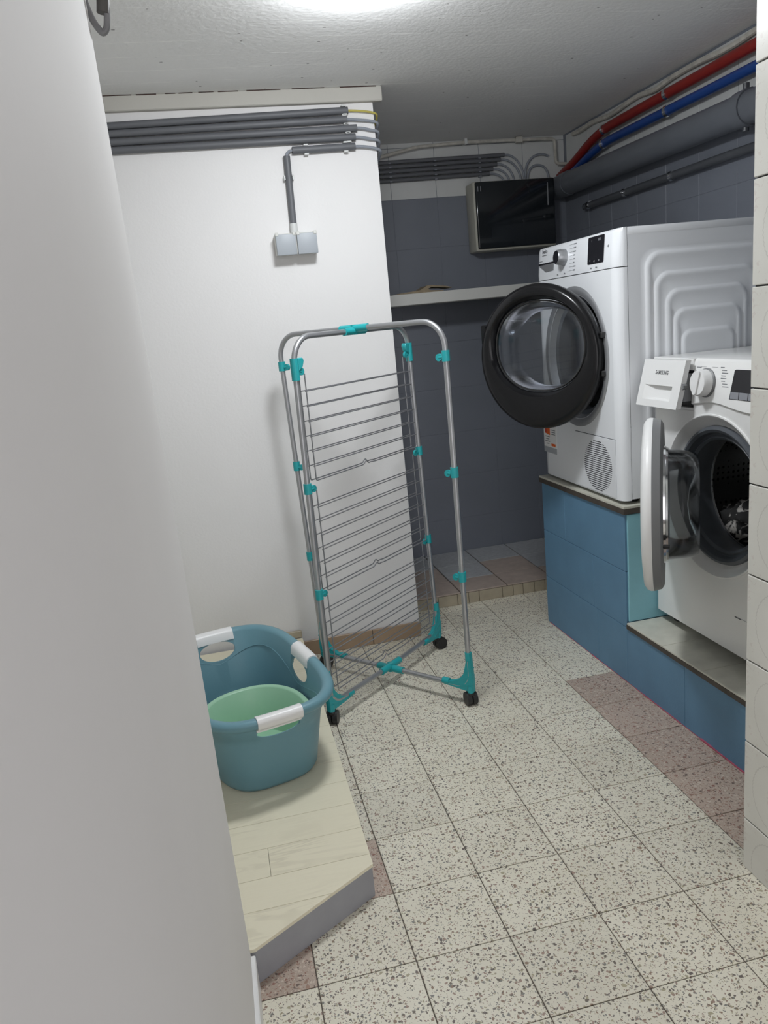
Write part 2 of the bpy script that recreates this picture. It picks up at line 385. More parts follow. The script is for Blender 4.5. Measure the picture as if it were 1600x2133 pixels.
# ------------------------------------------------------------------ ceiling, walls
struct(MB().box(-1.7, 1.5, -1.8, 2.8, CEIL, CEIL + 0.1), 'ceiling', 'ceiling_concrete')
lw = MB(); b0, t0 = -0.519, -0.537
lw.add([(b0, 0.228, 0), (b0, -1.8, 0), (-1.7, -1.8, 0), (-1.7, 0.228, 0), (t0, 0.228, CEIL), (t0, -1.8, CEIL), (-1.7, -1.8, CEIL), (-1.7, 0.228, CEIL)],
       [(0, 1, 2, 3), (4, 7, 6, 5), (0, 4, 5, 1), (1, 5, 6, 2), (2, 6, 7, 3), (3, 7, 4, 0)])
struct(lw, 'wall_left', 'near_white_paint')
bb = MB(); bb.box(b0 - 0.004, -0.511, -1.8, 0.232, 0, 0.078, 0.002, 1)
struct(bb, 'baseboard_left', 'satin_white')
struct(MB().box(-1.75, -1.62, 0.2, 1.9, 0, CEIL), 'wall_far_left', 'white_paint')
# white block of wall in the middle of the picture
struct(MB().box(-1.7, XB, YW, YB + 0.1, 0, CEIL), 'wall_middle', 'white_paint')
beam = struct(MB().box(-1.62, 0.277, 1.783, YW + 0.003, 1.999, CEIL, 0.003, 1), 'trim_1', 'beam_paint')
cr_ = MB()
xx = -0.70
while xx < 0.16:
    L = random.uniform(0.01, 0.16); th = random.uniform(0.0005, 0.0013)
    cr_.box(xx, xx + L, 1.7815, 1.7845, CEIL - 0.001 - th * 2, CEIL - 0.0005)
    xx += L + random.uniform(0.004, 0.03 if xx < -0.2 else 0.06)
tag(cr_.build('crack', 'crack', beam, smooth=False), 'dark broken crack line under the ceiling')
# tan skirting tiles of the white wall
sk = struct(MB().box(-0.232, XB, 1.7985, YW + 0.002, 0.0, 0.058), 'baseboard_middle', 'grout_dark')
for x0, x1 in ((-0.2315, -0.1545), (-0.1525, 0.0465), (0.0485, 0.2465)):
    MB().box(x0, x1, 1.794, 1.803, 0.0, 0.062, 0.0015, 1).build('skirting_tile', 'tan_tile', sk)
MB().box(-0.42, -0.234, 1.788, 1.803, 0.0845, 0.112, 0.0015, 1).build('skirting_tile', 'beige_edge_tile', sk)
# tiled back wall of the alcove
wb = struct(MB().box(XB, XR + 0.1, YB - 0.0048, YB + 0.1, 0, CEIL), 'wall_back', 'grey_tile_paint')
TW, TH = 0.2205, 0.2245
bt = mesh_of(MB().box(-TW / 2 + 0.0009, TW / 2 - 0.0009, -0.006, 0.0, -TH / 2 + 0.0009, TH / 2 - 0.0009, 0.001, 1), 'wall_tile', 'grey_tile_paint', smooth=False)
for r in range(-8, 2):
    for c in range(-1, 5):
        x = 0.5 + TW * (c + 0.5); z = 1.803 + TH * (r + 0.5)
        if x - TW / 2 < XB: continue
        if x + TW / 2 > XR + 0.05: continue
        if z + TH / 2 > CEIL + 0.02 + (0.2 if r == 1 else 0): continue
        inst(bt, 'wall_tile', wb, (x, YB, z), 'white_wall_tile' if r >= 0 else 'grey_tile_paint')
# tiled right wall behind the machines
wr = struct(MB().box(XR - 0.0048, XR + 0.1, 0.15, YB + 0.1, 0, CEIL), 'wall_right', 'grey_tile_paint')
RW = 0.2115
rt = mesh_of(MB().box(-0.006, 0.0, -RW / 2 + 0.0009, RW / 2 - 0.0009, -TH / 2 + 0.0009, TH / 2 - 0.0009, 0.001, 1), 'wall_tile', 'grey_tile_paint', smooth=False)
for r in range(-3, 1):
    for c in range(-5, 5):
        y = 1.587 + RW * (c + 0.5); z = 1.815 + TH * (r + 0.5)
        if y + RW / 2 > YB - 0.006: y = YB - 0.006 - RW / 2 if y - RW / 2 < YB - 0.05 and c == 5 else y
        if y + RW / 2 > YB + 0.02: continue
        inst(rt, 'wall_tile', wr, (XR, y, z), 'white_wall_tile' if r >= 0 else 'grey_tile_paint')
# cream tiled pillar at the right edge
PX = 0.571
wn = struct(MB().box(PX, 1.5, -1.8, 0.226, 0, CEIL), 'wall_near_right', 'grout_dark')
ph = 0.1876
pt = mesh_of(MB().box(-0.006, 0.0, -ph / 2 + 0.0016, ph / 2 - 0.0016, -ph / 2 + 0.0016, ph / 2 - 0.0016, 0.0012, 1), 'wall_tile', 'cream_tile', smooth=False)
pt0 = mesh_of(MB().box(-0.006, 0.0, -ph / 2 + 0.0016, ph / 2 - 0.0016, -0.029, ph / 2 - 0.0016, 0.0012, 1), 'wall_tile', 'cream_tile', smooth=False)
for c in range(4):
    y = 0.2295 - ph * (c + 0.5)
    inst(pt0, 'wall_tile', wn, (PX, y, 0.123 - ph / 2))
    for r in range(10): inst(pt, 'wall_tile', wn, (PX, y, 0.123 + ph * (r + 0.5)))
# end face of the pillar, tiled too
pe = mesh_of(MB().box(-ph / 2 + 0.0016, ph / 2 - 0.0016, 0.0, 0.0035, -ph / 2 + 0.0016, ph / 2 - 0.0016, 0.0012, 1), 'wall_tile', 'cream_tile', smooth=False)
for r in range(10): inst(pe, 'wall_tile', wn, (PX - 0.006 + ph / 2, 0.226, 0.123 + ph * (r + 0.5)))

# ------------------------------------------------------------------ raised platform with laminate boards
PZ = 0.084
pf = thing('raised_platform', (-0.9, 1.0, 0), 'low platform with pale wood boards and a grey slanted riser under the blue tub', 'platform')
poly = [(-1.615, 0.233), (-0.5105, 0.240), (-0.2385, 0.4045), (-0.234, 1.786), (-1.615, 1.786)]
MB().prism([(-1.615, 0.236), (-0.5105, 0.244), (-0.241, 0.4065), (-0.2365, 1.786), (-1.615, 1.786)], 0.0, PZ - 0.008).build('riser', 'riser_grey', pf, smooth=False)
yl = [0.22, 0.342, 0.440, 0.541, 0.645, 0.749, 0.853, 0.957, 1.061, 1.165, 1.269, 1.373, 1.477, 1.581, 1.79]
for k, (a, b) in enumerate(zip(yl, yl[1:])):
    s_x = [-0.463, -0.9, -0.72, -0.58, -0.8, -0.66][(k + 4) % 6] if k != 2 else -0.463
    for x0, x1 in ((-1.62, s_x), (s_x, 0.0)):
        q = clip_poly(clip_poly(poly, 1, a + 0.0005, b - 0.0005), 0, x0 + 0.0004, x1 - 0.0004)
        if len(q) > 2: MB().prism(q, PZ - 0.008, PZ, bev=0.0004).build('board', 'laminate', pf, smooth=False)

# ------------------------------------------------------------------ tiled step in the alcove
SZ = 0.056
st = thing('alcove_step', (0.8, 2.37, 0), 'low step with grey and tan tiles at the back of the dark alcove', 'step')
MB().box(XB + 0.001, XR - 0.001, 2.068, YB - 0.007, 0.0, SZ - 0.006).build('base', 'grout', st, smooth=False)
xs = [XB + 0.001, 0.290, 0.508, 0.729, 0.949, 1.169, XR - 0.001]; ys = [2.063, 2.236, 2.446, YB - 0.0065]
tone = [[1, 1, 0], [1, 1, 0], [1, 0, 0], [1, 1, 0], [1, 0, 0], [1, 0, 0]]
for a in range(6):
    for b in range(3):
        MB().box(xs[a] + 0.003, xs[a + 1] - 0.003, ys[b] + 0.002, ys[b + 1] - 0.002, SZ - 0.007, SZ + random.uniform(-0.001, 0.0008), 0.0012, 1).build('step_tile', 'tan_step_tile' if tone[a][b] else 'grey_step_tile', st)
x = XB + 0.002; k = 0
while x < XR - 0.01:
    w = min([0.048, 0.055, 0.051, 0.09, 0.052, 0.05, 0.11, 0.052][k % 8], XR - 0.002 - x)
    MB().box(x + 0.001, x + w - 0.001, 2.0615, 2.069, 0.0, SZ - 0.008, 0.001, 1).build('edge_tile', 'beige_edge_tile', st); x += w; k += 1

# ------------------------------------------------------------------ blue plinth
pl = thing('dryer_plinth', (1.07, 1.41, 0), 'tall blue painted block plinth under the tumble dryer', 'plinth')
pw = thing('washer_plinth', (1.07, 0.81, 0), 'low blue painted plinth with a tiled ledge under the washing machine', 'plinth')
def pfx(y): return 0.770 + (1.72 - y) * 0.0195
MB().prism([(pfx(1.718) + 0.008, 1.714), (pfx(1.107) + 0.008, 1.109), (XR - 0.004, 1.109), (XR - 0.004, 1.714)], 0, 0.584).build('core', 'blue_paint', pl, smooth=False)
MB().prism([(pfx(1.109) + 0.008, 1.109), (pfx(0.52) + 0.008, 0.520), (XR - 0.004, 0.520), (XR - 0.004, 1.109)], 0, 0.196).build('core', 'blue_paint', pw, smooth=False)
def block(y0, y1, z0, z1, pl):
    g = 0.0006
    MB().prism([(pfx(y1), y1 - g), (pfx(y1) + 0.05, y1 - g), (pfx(y0) + 0.05, y0 + g), (pfx(y0), y0 + g)], z0 + g, z1 - g, bev=0.0012).build('block', 'blue_paint', pl, smooth=False)
for z0, z1, cuts, own in ((0.0, 0.198, [0.513, 0.79, 1.106], pw), (0.0, 0.198, [1.106, 1.30, 1.72], pl), (0.198, 0.392, [1.106, 1.323, 1.72], pl), (0.392, 0.586, [1.106, 1.53, 1.72], pl)):
    for a, b in zip(cuts, cuts[1:]): block(a, b, z0, z1, own)
MB().box(pfx(1.1) + 0.055, XR - 0.005, 0.512, 0.521, 0.0, 0.196).build('end_face', 'blue_paint', pw, smooth=False)
tag(MB().box(pfx(1.1) + 0.007, XR - 0.005, 1.0995, 1.108, 0.2185, 0.584, 0.002, 1).build('side_board', 'teal_paint', pl), 'pale teal board on the side of the taller block')
MB().prism([(pfx(1.726) - 0.008, 1.727), (pfx(1.10) - 0.006, 1.098), (XR - 0.004, 1.098), (XR - 0.004, 1.727)], 0.586, 0.604).build('top_slab', 'dark_edge', pl, smooth=False)
MB().prism([(pfx(1.726) - 0.0065, 1.7255), (pfx(1.10) - 0.0045, 1.0995), (XR - 0.005, 1.0995), (XR - 0.005, 1.7255)], 0.604, 0.611).build('top_tile', 'ledge_tile', pl, smooth=False)
MB().prism([(pfx(1.098) - 0.006, 1.0975), (pfx(0.513) - 0.006, 0.508), (XR - 0.004, 0.508), (XR - 0.004, 1.0975)], 0.198, 0.2125).build('ledge_slab', 'dark_edge', pw, smooth=False)
for a, b in ((0.510, 0.702), (0.7035, 0.893), (0.8945, 1.0965)):
    MB().prism([(pfx(b) - 0.005, b), (pfx(a) - 0.005, a), (1.37, a), (1.37, b)], 0.2125, 0.219, bev=0.001).build('ledge_tile', 'ledge_tile', pw, smooth=False)
for own, y_a, cnt in ((pw, 0.512, 12), (pl, 1.108, 12)):
    sl = MB()
    for a in range(cnt):
        y0 = y_a + a * 0.0495; w = random.choice((0.0008, 0.0016, 0.0026, 0.0035)) * (1.3 if y0 < 0.8 else 0.7)
        sl.prism([(pfx(y0) - w, y0), (pfx(y0 + 0.05) - w, y0 + 0.05), (pfx(y0 + 0.05) + 0.002, y0 + 0.05), (pfx(y0) + 0.002, y0)], 0.0, w)
    tag(sl.build('sealant', 'pink_seal', own, smooth=False), 'thin pinkish sealant line along the floor', kind='stuff')

# ------------------------------------------------------------------ ceiling lamp
lp = thing('ceiling_lamp', (0.045, 0.900, CEIL), 'round white glowing lamp on the ceiling', 'lamp')
T = Matrix.Translation((0.045, 0.900, CEIL))
MB(T).lathe([(0.118, 0.0), (0.122, -0.004), (0.122, -0.010), (0.114, -0.012)], 48, True, True).build('base', 'satin_white', lp)
MB(T).lathe([(0.114, -0.012)] + [(0.114 * math.cos(R_(a)), -0.012 - 0.060 * math.sin(R_(a))) for a in range(8, 86, 7)] + [(0.002, -0.072)], 48, False, True).build('diffuser', 'lamp_diffuser', lp)

# ------------------------------------------------------------------ machine helpers: local frame u right, v up, w out of the front
def front_frame(xf, yc, zb): return Matrix(((0, 0, -1, xf), (-1, 0, 0, yc), (0, 1, 0, zb), (0, 0, 0, 1)))
def circ(r, n=72, cu=0.0, cv=0.0, w=0.0, rv=None, ex=2.0):
    o = []
    for k in range(n):
        a = 2 * math.pi * k / n; c, s = math.cos(a), math.sin(a)
        if ex != 2.0:
            c = math.copysign(abs(c) ** (2 / ex), c); s = math.copysign(abs(s) ** (2 / ex), s)
        o.append((cu + r * c, cv + (rv or r) * s, w))
    return o
def plate_hole(mb, u0, u1, v0, v1, cu, cv, r, w, n=96):
    A = sorted(set([2 * math.pi * k / n for k in range(n)] + [math.atan2(v - cv, u - cu) % (2 * math.pi) for u in (u0, u1) for v in (v0, v1)]))
    inn, out = [], []
    for a in A:
        c, s = math.cos(a), math.sin(a); ts = []
        if c > 1e-9: ts.append((u1 - cu) / c)
        if c < -1e-9: ts.append((u0 - cu) / c)
        if s > 1e-9: ts.append((v1 - cv) / s)
        if s < -1e-9: ts.append((v0 - cv) / s)
        t = min(ts); inn.append((cu + r * c, cv + r * s, w)); out.append((cu + t * c, cv + t * s, w))
    mb.loft([inn, out]); return mb

# ------------------------------------------------------------------ tumble dryer
DX, DY, DZ = 0.785, 1.417, 0.611
dr = thing('tumble_dryer', (1.08, DY, DZ), 'white tumble dryer with a round black open door standing on the taller plinth', 'dryer')
F = front_frame(DX, DY, DZ)
HW = 0.298; H0, H1, HS = 0.012, 0.846, 0.733           # bottom, top, split of the control panel
def open_box(mb, u0, u1, v0, v1, w0, w1):
    mb.add([(u0, v0, w0), (u1, v0, w0), (u1, v1, w0), (u0, v1, w0), (u0, v0, w1), (u1, v0, w1), (u1, v1, w1), (u0, v1, w1)], [(0, 1, 2, 3), (0, 1, 5, 4), (1, 2, 6, 5), (2, 3, 7, 6), (3, 0, 4, 7)]); return mb
open_box(MB(F), -HW, HW, H0 + 0.004, H1 - 0.001, -0.575, -0.034).build('cabinet', 'enamel', dr, smooth=False)
tp = MB(F); tp.box(-HW - 0.001, HW + 0.001, H1 - 0.024, H1, -0.578, -0.034, 0.004, 2); tp.build('top_panel', 'enamel', dr)
for su in (-1, 1):
    for w in (-0.06, -0.53):
        MB(F).cyl((su * 0.25, 0.0, w), (su * 0.25, 0.018, w), 0.02).build('foot', 'black_plastic', dr)
prof = [(-HW, -0.033), (-HW, -0.022), (-HW + 0.006, -0.009), (-HW + 0.022, -0.0015), (-HW + 0.04, 0.0), (HW - 0.04, 0.0), (HW - 0.022, -0.0015), (HW - 0.006, -0.009), (HW, -0.022), (HW, -0.033)]
PV, PR = 0.462, 0.208                                    # port centre height, hole radius
fp = MB(F); plate_hole(fp, -HW + 0.04, HW - 0.04, H0, HS - 0.001, 0, PV, PR, 0.0)
for sgn in (-1, 1):
    pp = [q for q in prof if q[0] * sgn > 0]
    pp = sorted(pp, key=lambda q: abs(q[0]))
    pp = [(sgn * (HW - 0.04), 0.0)] + [(sgn * (HW - 0.022), -0.0015), (sgn * (HW - 0.006), -0.009), (sgn * HW, -0.022), (sgn * HW, -0.033)]
    fp.loft([[(u, H0, w) for u, w in pp], [(u, HS - 0.001, w) for u, w in pp]], closed=False)
fp.add([(-HW, H0, -0.033), (-HW + 0.04, H0, 0), (HW - 0.04, H0, 0), (HW, H0, -0.033)], [(0, 1, 2, 3)])
fp.add([(-HW, HS - 0.001, -0.033), (-HW + 0.04, HS - 0.001, 0), (HW - 0.04, HS - 0.001, 0), (HW, HS - 0.001, -0.033)], [(0, 1, 2, 3)])
fp.build('front_panel', 'enamel', dr, angle=50)
cp = MB(F)
cp.loft([[(u, HS + 0.0015, w) for u, w in prof], [(u, HS + 0.02, w + 0.001 if abs(u) < HW - 0.001 else w) for u, w in prof], [(u, H1 - 0.012, w - 0.006 if abs(u) < HW - 0.001 else w) for u, w in prof], [(u, H1 - 0.002, w - 0.010 if abs(u) < HW - 0.001 else w) for u, w in prof], [(u, H1, w - 0.016 if abs(u) < HW - 0.001 else w) for u, w in prof]], True, True, closed=True)
cpo = cp.build('control_panel', 'enamel', dr, angle=50)
def onp(v): return 0.001 - 0.007 * max(0, (v - HS - 0.02)) / (H1 - 0.012 - HS - 0.02)  # slope of the control panel
tl = math.atan2(0.007, H1 - 0.012 - HS - 0.02)
def PF(u, v, e=0.0004): return F @ Matrix.Translation((u, v, onp(v) + e)) @ Matrix.Rotation(-tl, 4, 'X')
# knob
kb = MB(PF(-0.062, 0.797, 0.0)); kb.lathe([(0.0275, 0.0), (0.0265, 0.006), (0.024, 0.028), (0.0215, 0.031)], 40, True, True); kb.build('knob', 'silver', cpo)
MB(PF(-0.062, 0.797, 0.0)).lathe([(0.0213, 0.0308), (0.0205, 0.0322), (0.0, 0.0325)], 40, True, False).build('knob_face', 'black_panel', cpo)
# display
d_ = MB(PF(0.165, 0.797)); d_.prism(rrect(0.052, 0.041, 0.004, 3), 0, 0.0012); dsp = d_.build('display', 'black_panel', cpo)
text_mesh('I', 0.010, PF(0.138, 0.826, 0.0018), 'display_mark', 'print_pale', cpo); text_mesh('000', 0.012, PF(0.187, 0.826, 0.0018), 'display_mark', 'print_grey', cpo)
for u in (0.130, 0.158, 0.188): text_mesh('*' if u < 0.14 else 'o', 0.012, PF(u, 0.765, 0.0018), 'display_mark', 'print_pale', cpo)
text_mesh('>II', 0.011, PF(0.240, 0.800, 0.0006), 'start_mark', 'print_grey', cpo)
# water drawer grip
g_ = MB(F)
u0, u1 = -0.268, -0.140; v1 = 0.792; v0 = 0.760
g_.add([(u0, v1, 0.0008), (u1, v1, 0.0008), (u1, v1 - 0.006, 0.0008), (u0, v1 - 0.006, 0.0008)], [(0, 1, 2, 3)])
g_.build('grip_slot', 'black_panel', cpo, smooth=False)
g2 = MB(F); g2.prism([(u0 + 0.004, v1 - 0.006), (u1, v1 - 0.006), (u1 - 0.004, v0 + 0.002), (u0 + 0.06, v0), ], 0.0004, 0.0016); g2.build('grip_plate', 'silver', cpo, smooth=False)
text_mesh('beko', 0.021, PF(-0.222, 0.832, 0.0006), 'logo', 'print_dark', cpo, bold=0.0003)
MB(PF(-0.222, 0.819, 0.0004)).box(-0.022, 0.018, -0.0012, 0.0008, 0, 0.0003).build('logo_swoosh', 'print_dark', cpo, smooth=False)
MB(PF(-0.252, 0.800, 0.0004)).box(-0.016, 0.012, -0.0012, 0.0012, 0, 0.0003).build('print', 'print_grey', cpo, smooth=False)
pr_ = MB(PF(0, 0.79, 0.0004))
for k in range(8):
    v = 0.042 - k * 0.0118; w = random.uniform(0.008, 0.022)
    pr_.box(-0.018 + 0.012 * abs(k - 3.5) * -0.12, 0.006, v, v + 0.0006, 0, 0.0003)
    for q in range(3): pr_.box(0.008 + q * w / 3, 0.008 + (q + 0.75) * w / 3, v - 0.0015, v + 0.0022, 0, 0.0003)
for k in range(5): pr_.box(-0.108 + 0.003 * k, -0.090 + 0.001 * k, 0.036 - 0.006 * k, 0.0375 - 0.006 * k, 0, 0.0003)
for u in (-0.115, -0.06, 0.13, 0.165): pr_.box(u, u + 0.010, -0.047, -0.044, 0, 0.0003)
tag(pr_.build('program_print', 'print_grey', cpo, smooth=False), kind='stuff')
# port: silver surround, seal, drum
rg = MB(F); rg.loft([circ(r, 96, 0, PV, w) for r, w in ((0.236, 0.0006), (0.232, 0.004), (0.222, 0.006), (0.212, 0.003), (0.204, -0.008), (0.196, -0.02))]); rgo = rg.build('port_surround', 'silver', dr)
MB(F).loft([circ(r, 72, 0, PV, w) for r, w in ((0.196, -0.02), (0.182, -0.024), (0.178, -0.05), (0.182, -0.07))]).build('door_seal', 'gasket', dr)
MB(F).loft([circ(r, 72, 0, PV, w) for r, w in ((0.182, -0.07), (0.2, -0.075), (0.255, -0.10), (0.262, -0.45), (0.24, -0.47), (0.02, -0.475))], cap1=True).build('drum', 'steel_dark', dr)
for a in (30, 150, 270):
    q = MB(F @ Matrix.Translation((0, PV, 0)) @ Matrix.Rotation(R_(a), 4, 'Z')); q.loft([[(0.262, -0.04, w), (0.215, -0.012, w), (0.215, 0.012, w), (0.262, 0.04, w)] for w in (-0.12, -0.44)], True, True); q.build('drum_lifter', 'steel_dark', dr)
# maintenance flap with slotted round vent
fl = MB(F); fl.box(-0.02, 0.262, 0.016, 0.207, 0.0, 0.0022, 0.001, 1); flo = fl.build('kick_flap', 'enamel', dr)
MB(F).box(-0.02, 0.262, 0.2072, 0.2088, 0.0, 0.0006).build('flap_gap', 'slot', dr, smooth=False)
vt = MB(F); VC, VV, VA, VBv = 0.143, 0.107, 0.096, 0.086
for k in range(24):
    v = VV - VBv + VBv * 2 * (k + 0.5) / 24; hw = VA * math.sqrt(max(0, 1 - ((v - VV) / VBv) ** 2))
    for a, b in ((-1, -0.34), (-0.31, 0.31), (0.34, 1)):
        ua, ub = max(-hw, a * VA), min(hw, b * VA)
        if ub - ua > 0.004: vt.box(VC + ua, VC + ub, v - 0.0013, v + 0.0013, 0.0022, 0.0027)
tag(vt.build('vent_slots', 'slot', flo, smooth=False), 'oval field of dark vent slots')
# sticker
sk_ = MB(F); sk_.box(-0.292, -0.178, 0.098, 0.205, 0.0, 0.0006); so = tag(sk_.build('sticker', 'satin_white', dr, smooth=False), 'white sticker with orange field')
MB(F).prism([(-0.280, 0.172), (-0.236, 0.166), (-0.236, 0.205), (-0.280, 0.205)], 0.0006, 0.0009).build('sticker_field', 'sticker_orange', so, smooth=False)
MB(F).prism([(-0.280, 0.176), (-0.262, 0.172), (-0.266, 0.190), (-0.280, 0.195)], 0.0009, 0.0011).build('sticker_field', 'sticker_red', so, smooth=False)
MB(F).box(-0.292, -0.178, 0.098, 0.120, 0.0006, 0.0009).build('sticker_band', 'sticker_grey', so, smooth=False)
ln = MB(F)
for k, (a, b) in enumerate(((-0.278, -0.240), (-0.274, -0.244), (-0.280, -0.238), (-0.270, -0.246))): ln.box(a, b, 0.158 - k * 0.009, 0.161 - k * 0.009, 0.0006, 0.0009)
for k in range(3): ln.box(-0.228, -0.190, 0.186 - k * 0.008, 0.189 - k * 0.008, 0.0006, 0.0009)
ln.build('sticker_print', 'print_grey', so, smooth=False)
MB(F).box(-0.226, -0.190, 0.126, 0.136, 0.0006, 0.0009).build('sticker_field', 'sticker_orange', so, smooth=False)
# pressed panel of the side that faces the camera
def side_press(su):
    sp = MB(Matrix(((1, 0, 0, 0), (0, 0, su, DY + su * (HW + 0.0006)), (0, 1, 0, 0), (0, 0, 0, 1))))
    cx, cz = 1.080, 1.030; lv = [(0.200, 0.345, 0.045), (0.172, 0.284, 0.045), (0.137, 0.232, 0.042), (0.112, 0.173, 0.036), (0.087, 0.106, 0.03)]
    loops = [[(x, z, 0.0) for x, z in rrect(0.222, 0.362, 0.05, 8, cx, cz)]]; h = 0.0
    for hx, hz, r in lv:
        for g, hh in ((0.010, h), (0.005, h + 0.0026), (0.0, h + 0.0058), (-0.006, h + 0.0066), (-0.011, h + 0.006)):
            loops.append([(x, z, hh) for x, z in rrect(hx + g, hz + g, r + g * 0.8, 8, cx, cz)])
        h += 0.003
    sp.loft(loops, False, True); sp.build('side_panel', 'enamel', dr, angle=60)
side_press(-1)
# door, opened about thirty degrees, hinge on the side towards the washing machine
TH_D, RD = R_(31), 0.242
hin = Vector((0.772, 1.200, 1.088))
dv_ = Vector((-math.sin(TH_D), math.cos(TH_D), 0)); dn = Vector((-math.cos(TH_D), -math.sin(TH_D), 0))
cen = hin + dv_ * RD
DF = Matrix(((-dv_.x, 0, dn.x, cen.x), (-dv_.y, 0, dn.y, cen.y), (0, 1, 0, cen.z), (0, 0, 0, 1)))
wo, wr_, wv = (0.0, 0.036), 0.186, 0.155
dd = MB(DF)
dd.loft([circ(0.233, 96, 0, 0, -0.020), circ(0.240, 96, 0, 0, -0.016), circ(RD, 96, 0, 0, -0.004), circ(0.240, 96, 0, 0, 0.010), circ(0.233, 96, 0, 0, 0.017),
         circ(0.224, 96, wo[0], 0.006, 0.021, 0.222), circ(0.205, 96, wo[0], 0.022, 0.021, 0.186), circ(0.197, 96, wo[0], wo[1], 0.018, 0.168), circ(wr_, 96, wo[0], wo[1], 0.004, wv, 2.2), circ(wr_ - 0.002, 96, wo[0], wo[1], -0.006, wv - 0.002, 2.2),
         circ(0.205, 96, 0, 0.01, -0.022, 0.19), circ(0.233, 96, 0, 0, -0.020)])
door = tag(dd.build('door', 'black_gloss', dr, angle=40), 'round glossy black door ring')
gw = MB(DF); gw.loft([circ(wr_ * k, 72, wo[0], wo[1], -0.004 + 0.006 * (1 - k * k), wv * k, 2.2) for k in (0.995, 0.85, 0.6, 0.3, 0.02)], cap1=True); gw.build('window_pane', 'door_glass', door)
gb = MB(DF); gb.loft([circ(r, 72, wo[0], wo[1] * 0.7, w, r * 0.87, 2.2) for r, w in ((0.178, -0.008), (0.168, -0.03), (0.160, -0.065), (0.148, -0.085), (0.12, -0.092), (0.05, -0.096), (0.004, -0.096))], cap1=True); gb.build('glass_bowl', 'bowl_glass', door)
cr2 = MB(DF); cr2.loft([circ(r, 72, wo[0], wo[1], w, r * wv / wr_, 2.2) for r, w in ((0.1815, -0.002), (0.179, 0.0), (0.1755, -0.001), (0.1755, -0.010), (0.180, -0.012))]); cr2.build('inner_rim', 'black_plastic', door)
hg = MB(DF); hg.prism(rrect(0.010, 0.035, 0.006, 3, -0.226, 0.085), -0.014, 0.008); hg.build('door_grip', 'black_gloss', door)
for s in (-1, 1):
    MB().box(hin.x - 0.004, DX - 0.001, hin.y - 0.004, hin.y + 0.008, hin.z - 0.009 + s * 0.06, hin.z + 0.009 + s * 0.06, 0.002, 1).build('hinge', 'black_plastic', dr)

# ------------------------------------------------------------------ washing machine
WX, WY, WZ = 0.885, 0.7985, 0.219
wm = thing('washing_machine', (1.12, WY, WZ), 'white washing machine with open drawer and porthole door on the lower ledge', 'washing machine')
F = front_frame(WX, WY, WZ); HW = 0.297
V0, V1, VS = 0.036, 0.852, 0.716
open_box(MB(F), -HW, HW, V0, V1 - 0.02, -0.47, -0.016).build('cabinet', 'enamel_washer', wm, smooth=False)
MB(F).box(-HW - 0.001, HW + 0.001, V1 - 0.02, V1, -0.475, -0.012, 0.006, 2).build('top_panel', 'enamel_washer', wm)
for su in (-1, 1):
    for w in (-0.06, -0.42): MB(F).cyl((su * 0.25, 0, w), (su * 0.25, 0.04, w), 0.022).build('foot', 'black_plastic', wm)
CV, CR = 0.470, 0.252                                    # porthole centre, bezel radius
f2 = MB(F); plate_hole(f2, -HW + 0.012, HW - 0.012, V0, VS - 0.012, 0, CV, 0.2320, 0.0)
for s in (-1, 1):
    f2.loft([[(s * (HW - 0.012), v, 0), (s * (HW - 0.004), v, -0.003), (s * HW, v, -0.016)] for v in (V0, VS - 0.012)], closed=False)
f2.box(-HW + 0.206, HW - 0.012, VS - 0.0121, VS + 0.034, -0.012, 0.0)
f2.build('front_panel', 'enamel_washer', wm, angle=40)
# dished bezel round the porthole
bz = MB(F); bz.loft([circ(r, 96, 0, CV, w) for r, w in ((0.2335, 0.0), (0.2325, 0.0035), (0.229, 0.004), (0.225, 0.0015), (0.214, -0.012), (0.203, -0.021), (0.197, -0.024))]); bz.build('bezel', 'enamel_washer', wm)
gk = MB(F); gk.loft([circ(r, 96, 0, CV, w) for r, w in ((0.199, -0.024), (0.196, -0.015), (0.188, -0.012), (0.180, -0.017), (0.176, -0.030), (0.170, -0.032), (0.165, -0.028), (0.158, -0.034), (0.156, -0.06), (0.162, -0.09), (0.168, -0.11))]); gk.build('gasket', 'gasket', wm)
MB(F).loft([circ(r, 72, 0, CV, w) for r, w in ((0.168, -0.11), (0.166, -0.115), (0.20, -0.13), (0.235, -0.15), (0.24, -0.44), (0.22, -0.455), (0.01, -0.45))], cap1=True).build('drum', 'drum_steel', wm)
MB(F).loft([circ(r, 72, 0, CV, w) for r, w in ((0.1675, -0.108), (0.1645, -0.110), (0.1675, -0.113))]).build('drum_edge', 'chrome', wm)
for a in (25, 145, 265):
    q = MB(F @ Matrix.Translation((0, CV, 0)) @ Matrix.Rotation(R_(a), 4, 'Z')); q.loft([[(0.238, -0.035, w), (0.200, -0.012, w), (0.196, 0, w), (0.200, 0.012, w), (0.238, 0.035, w)] for w in (-0.16, -0.43)], True, True); q.build('drum_lifter', 'drum_steel', wm)
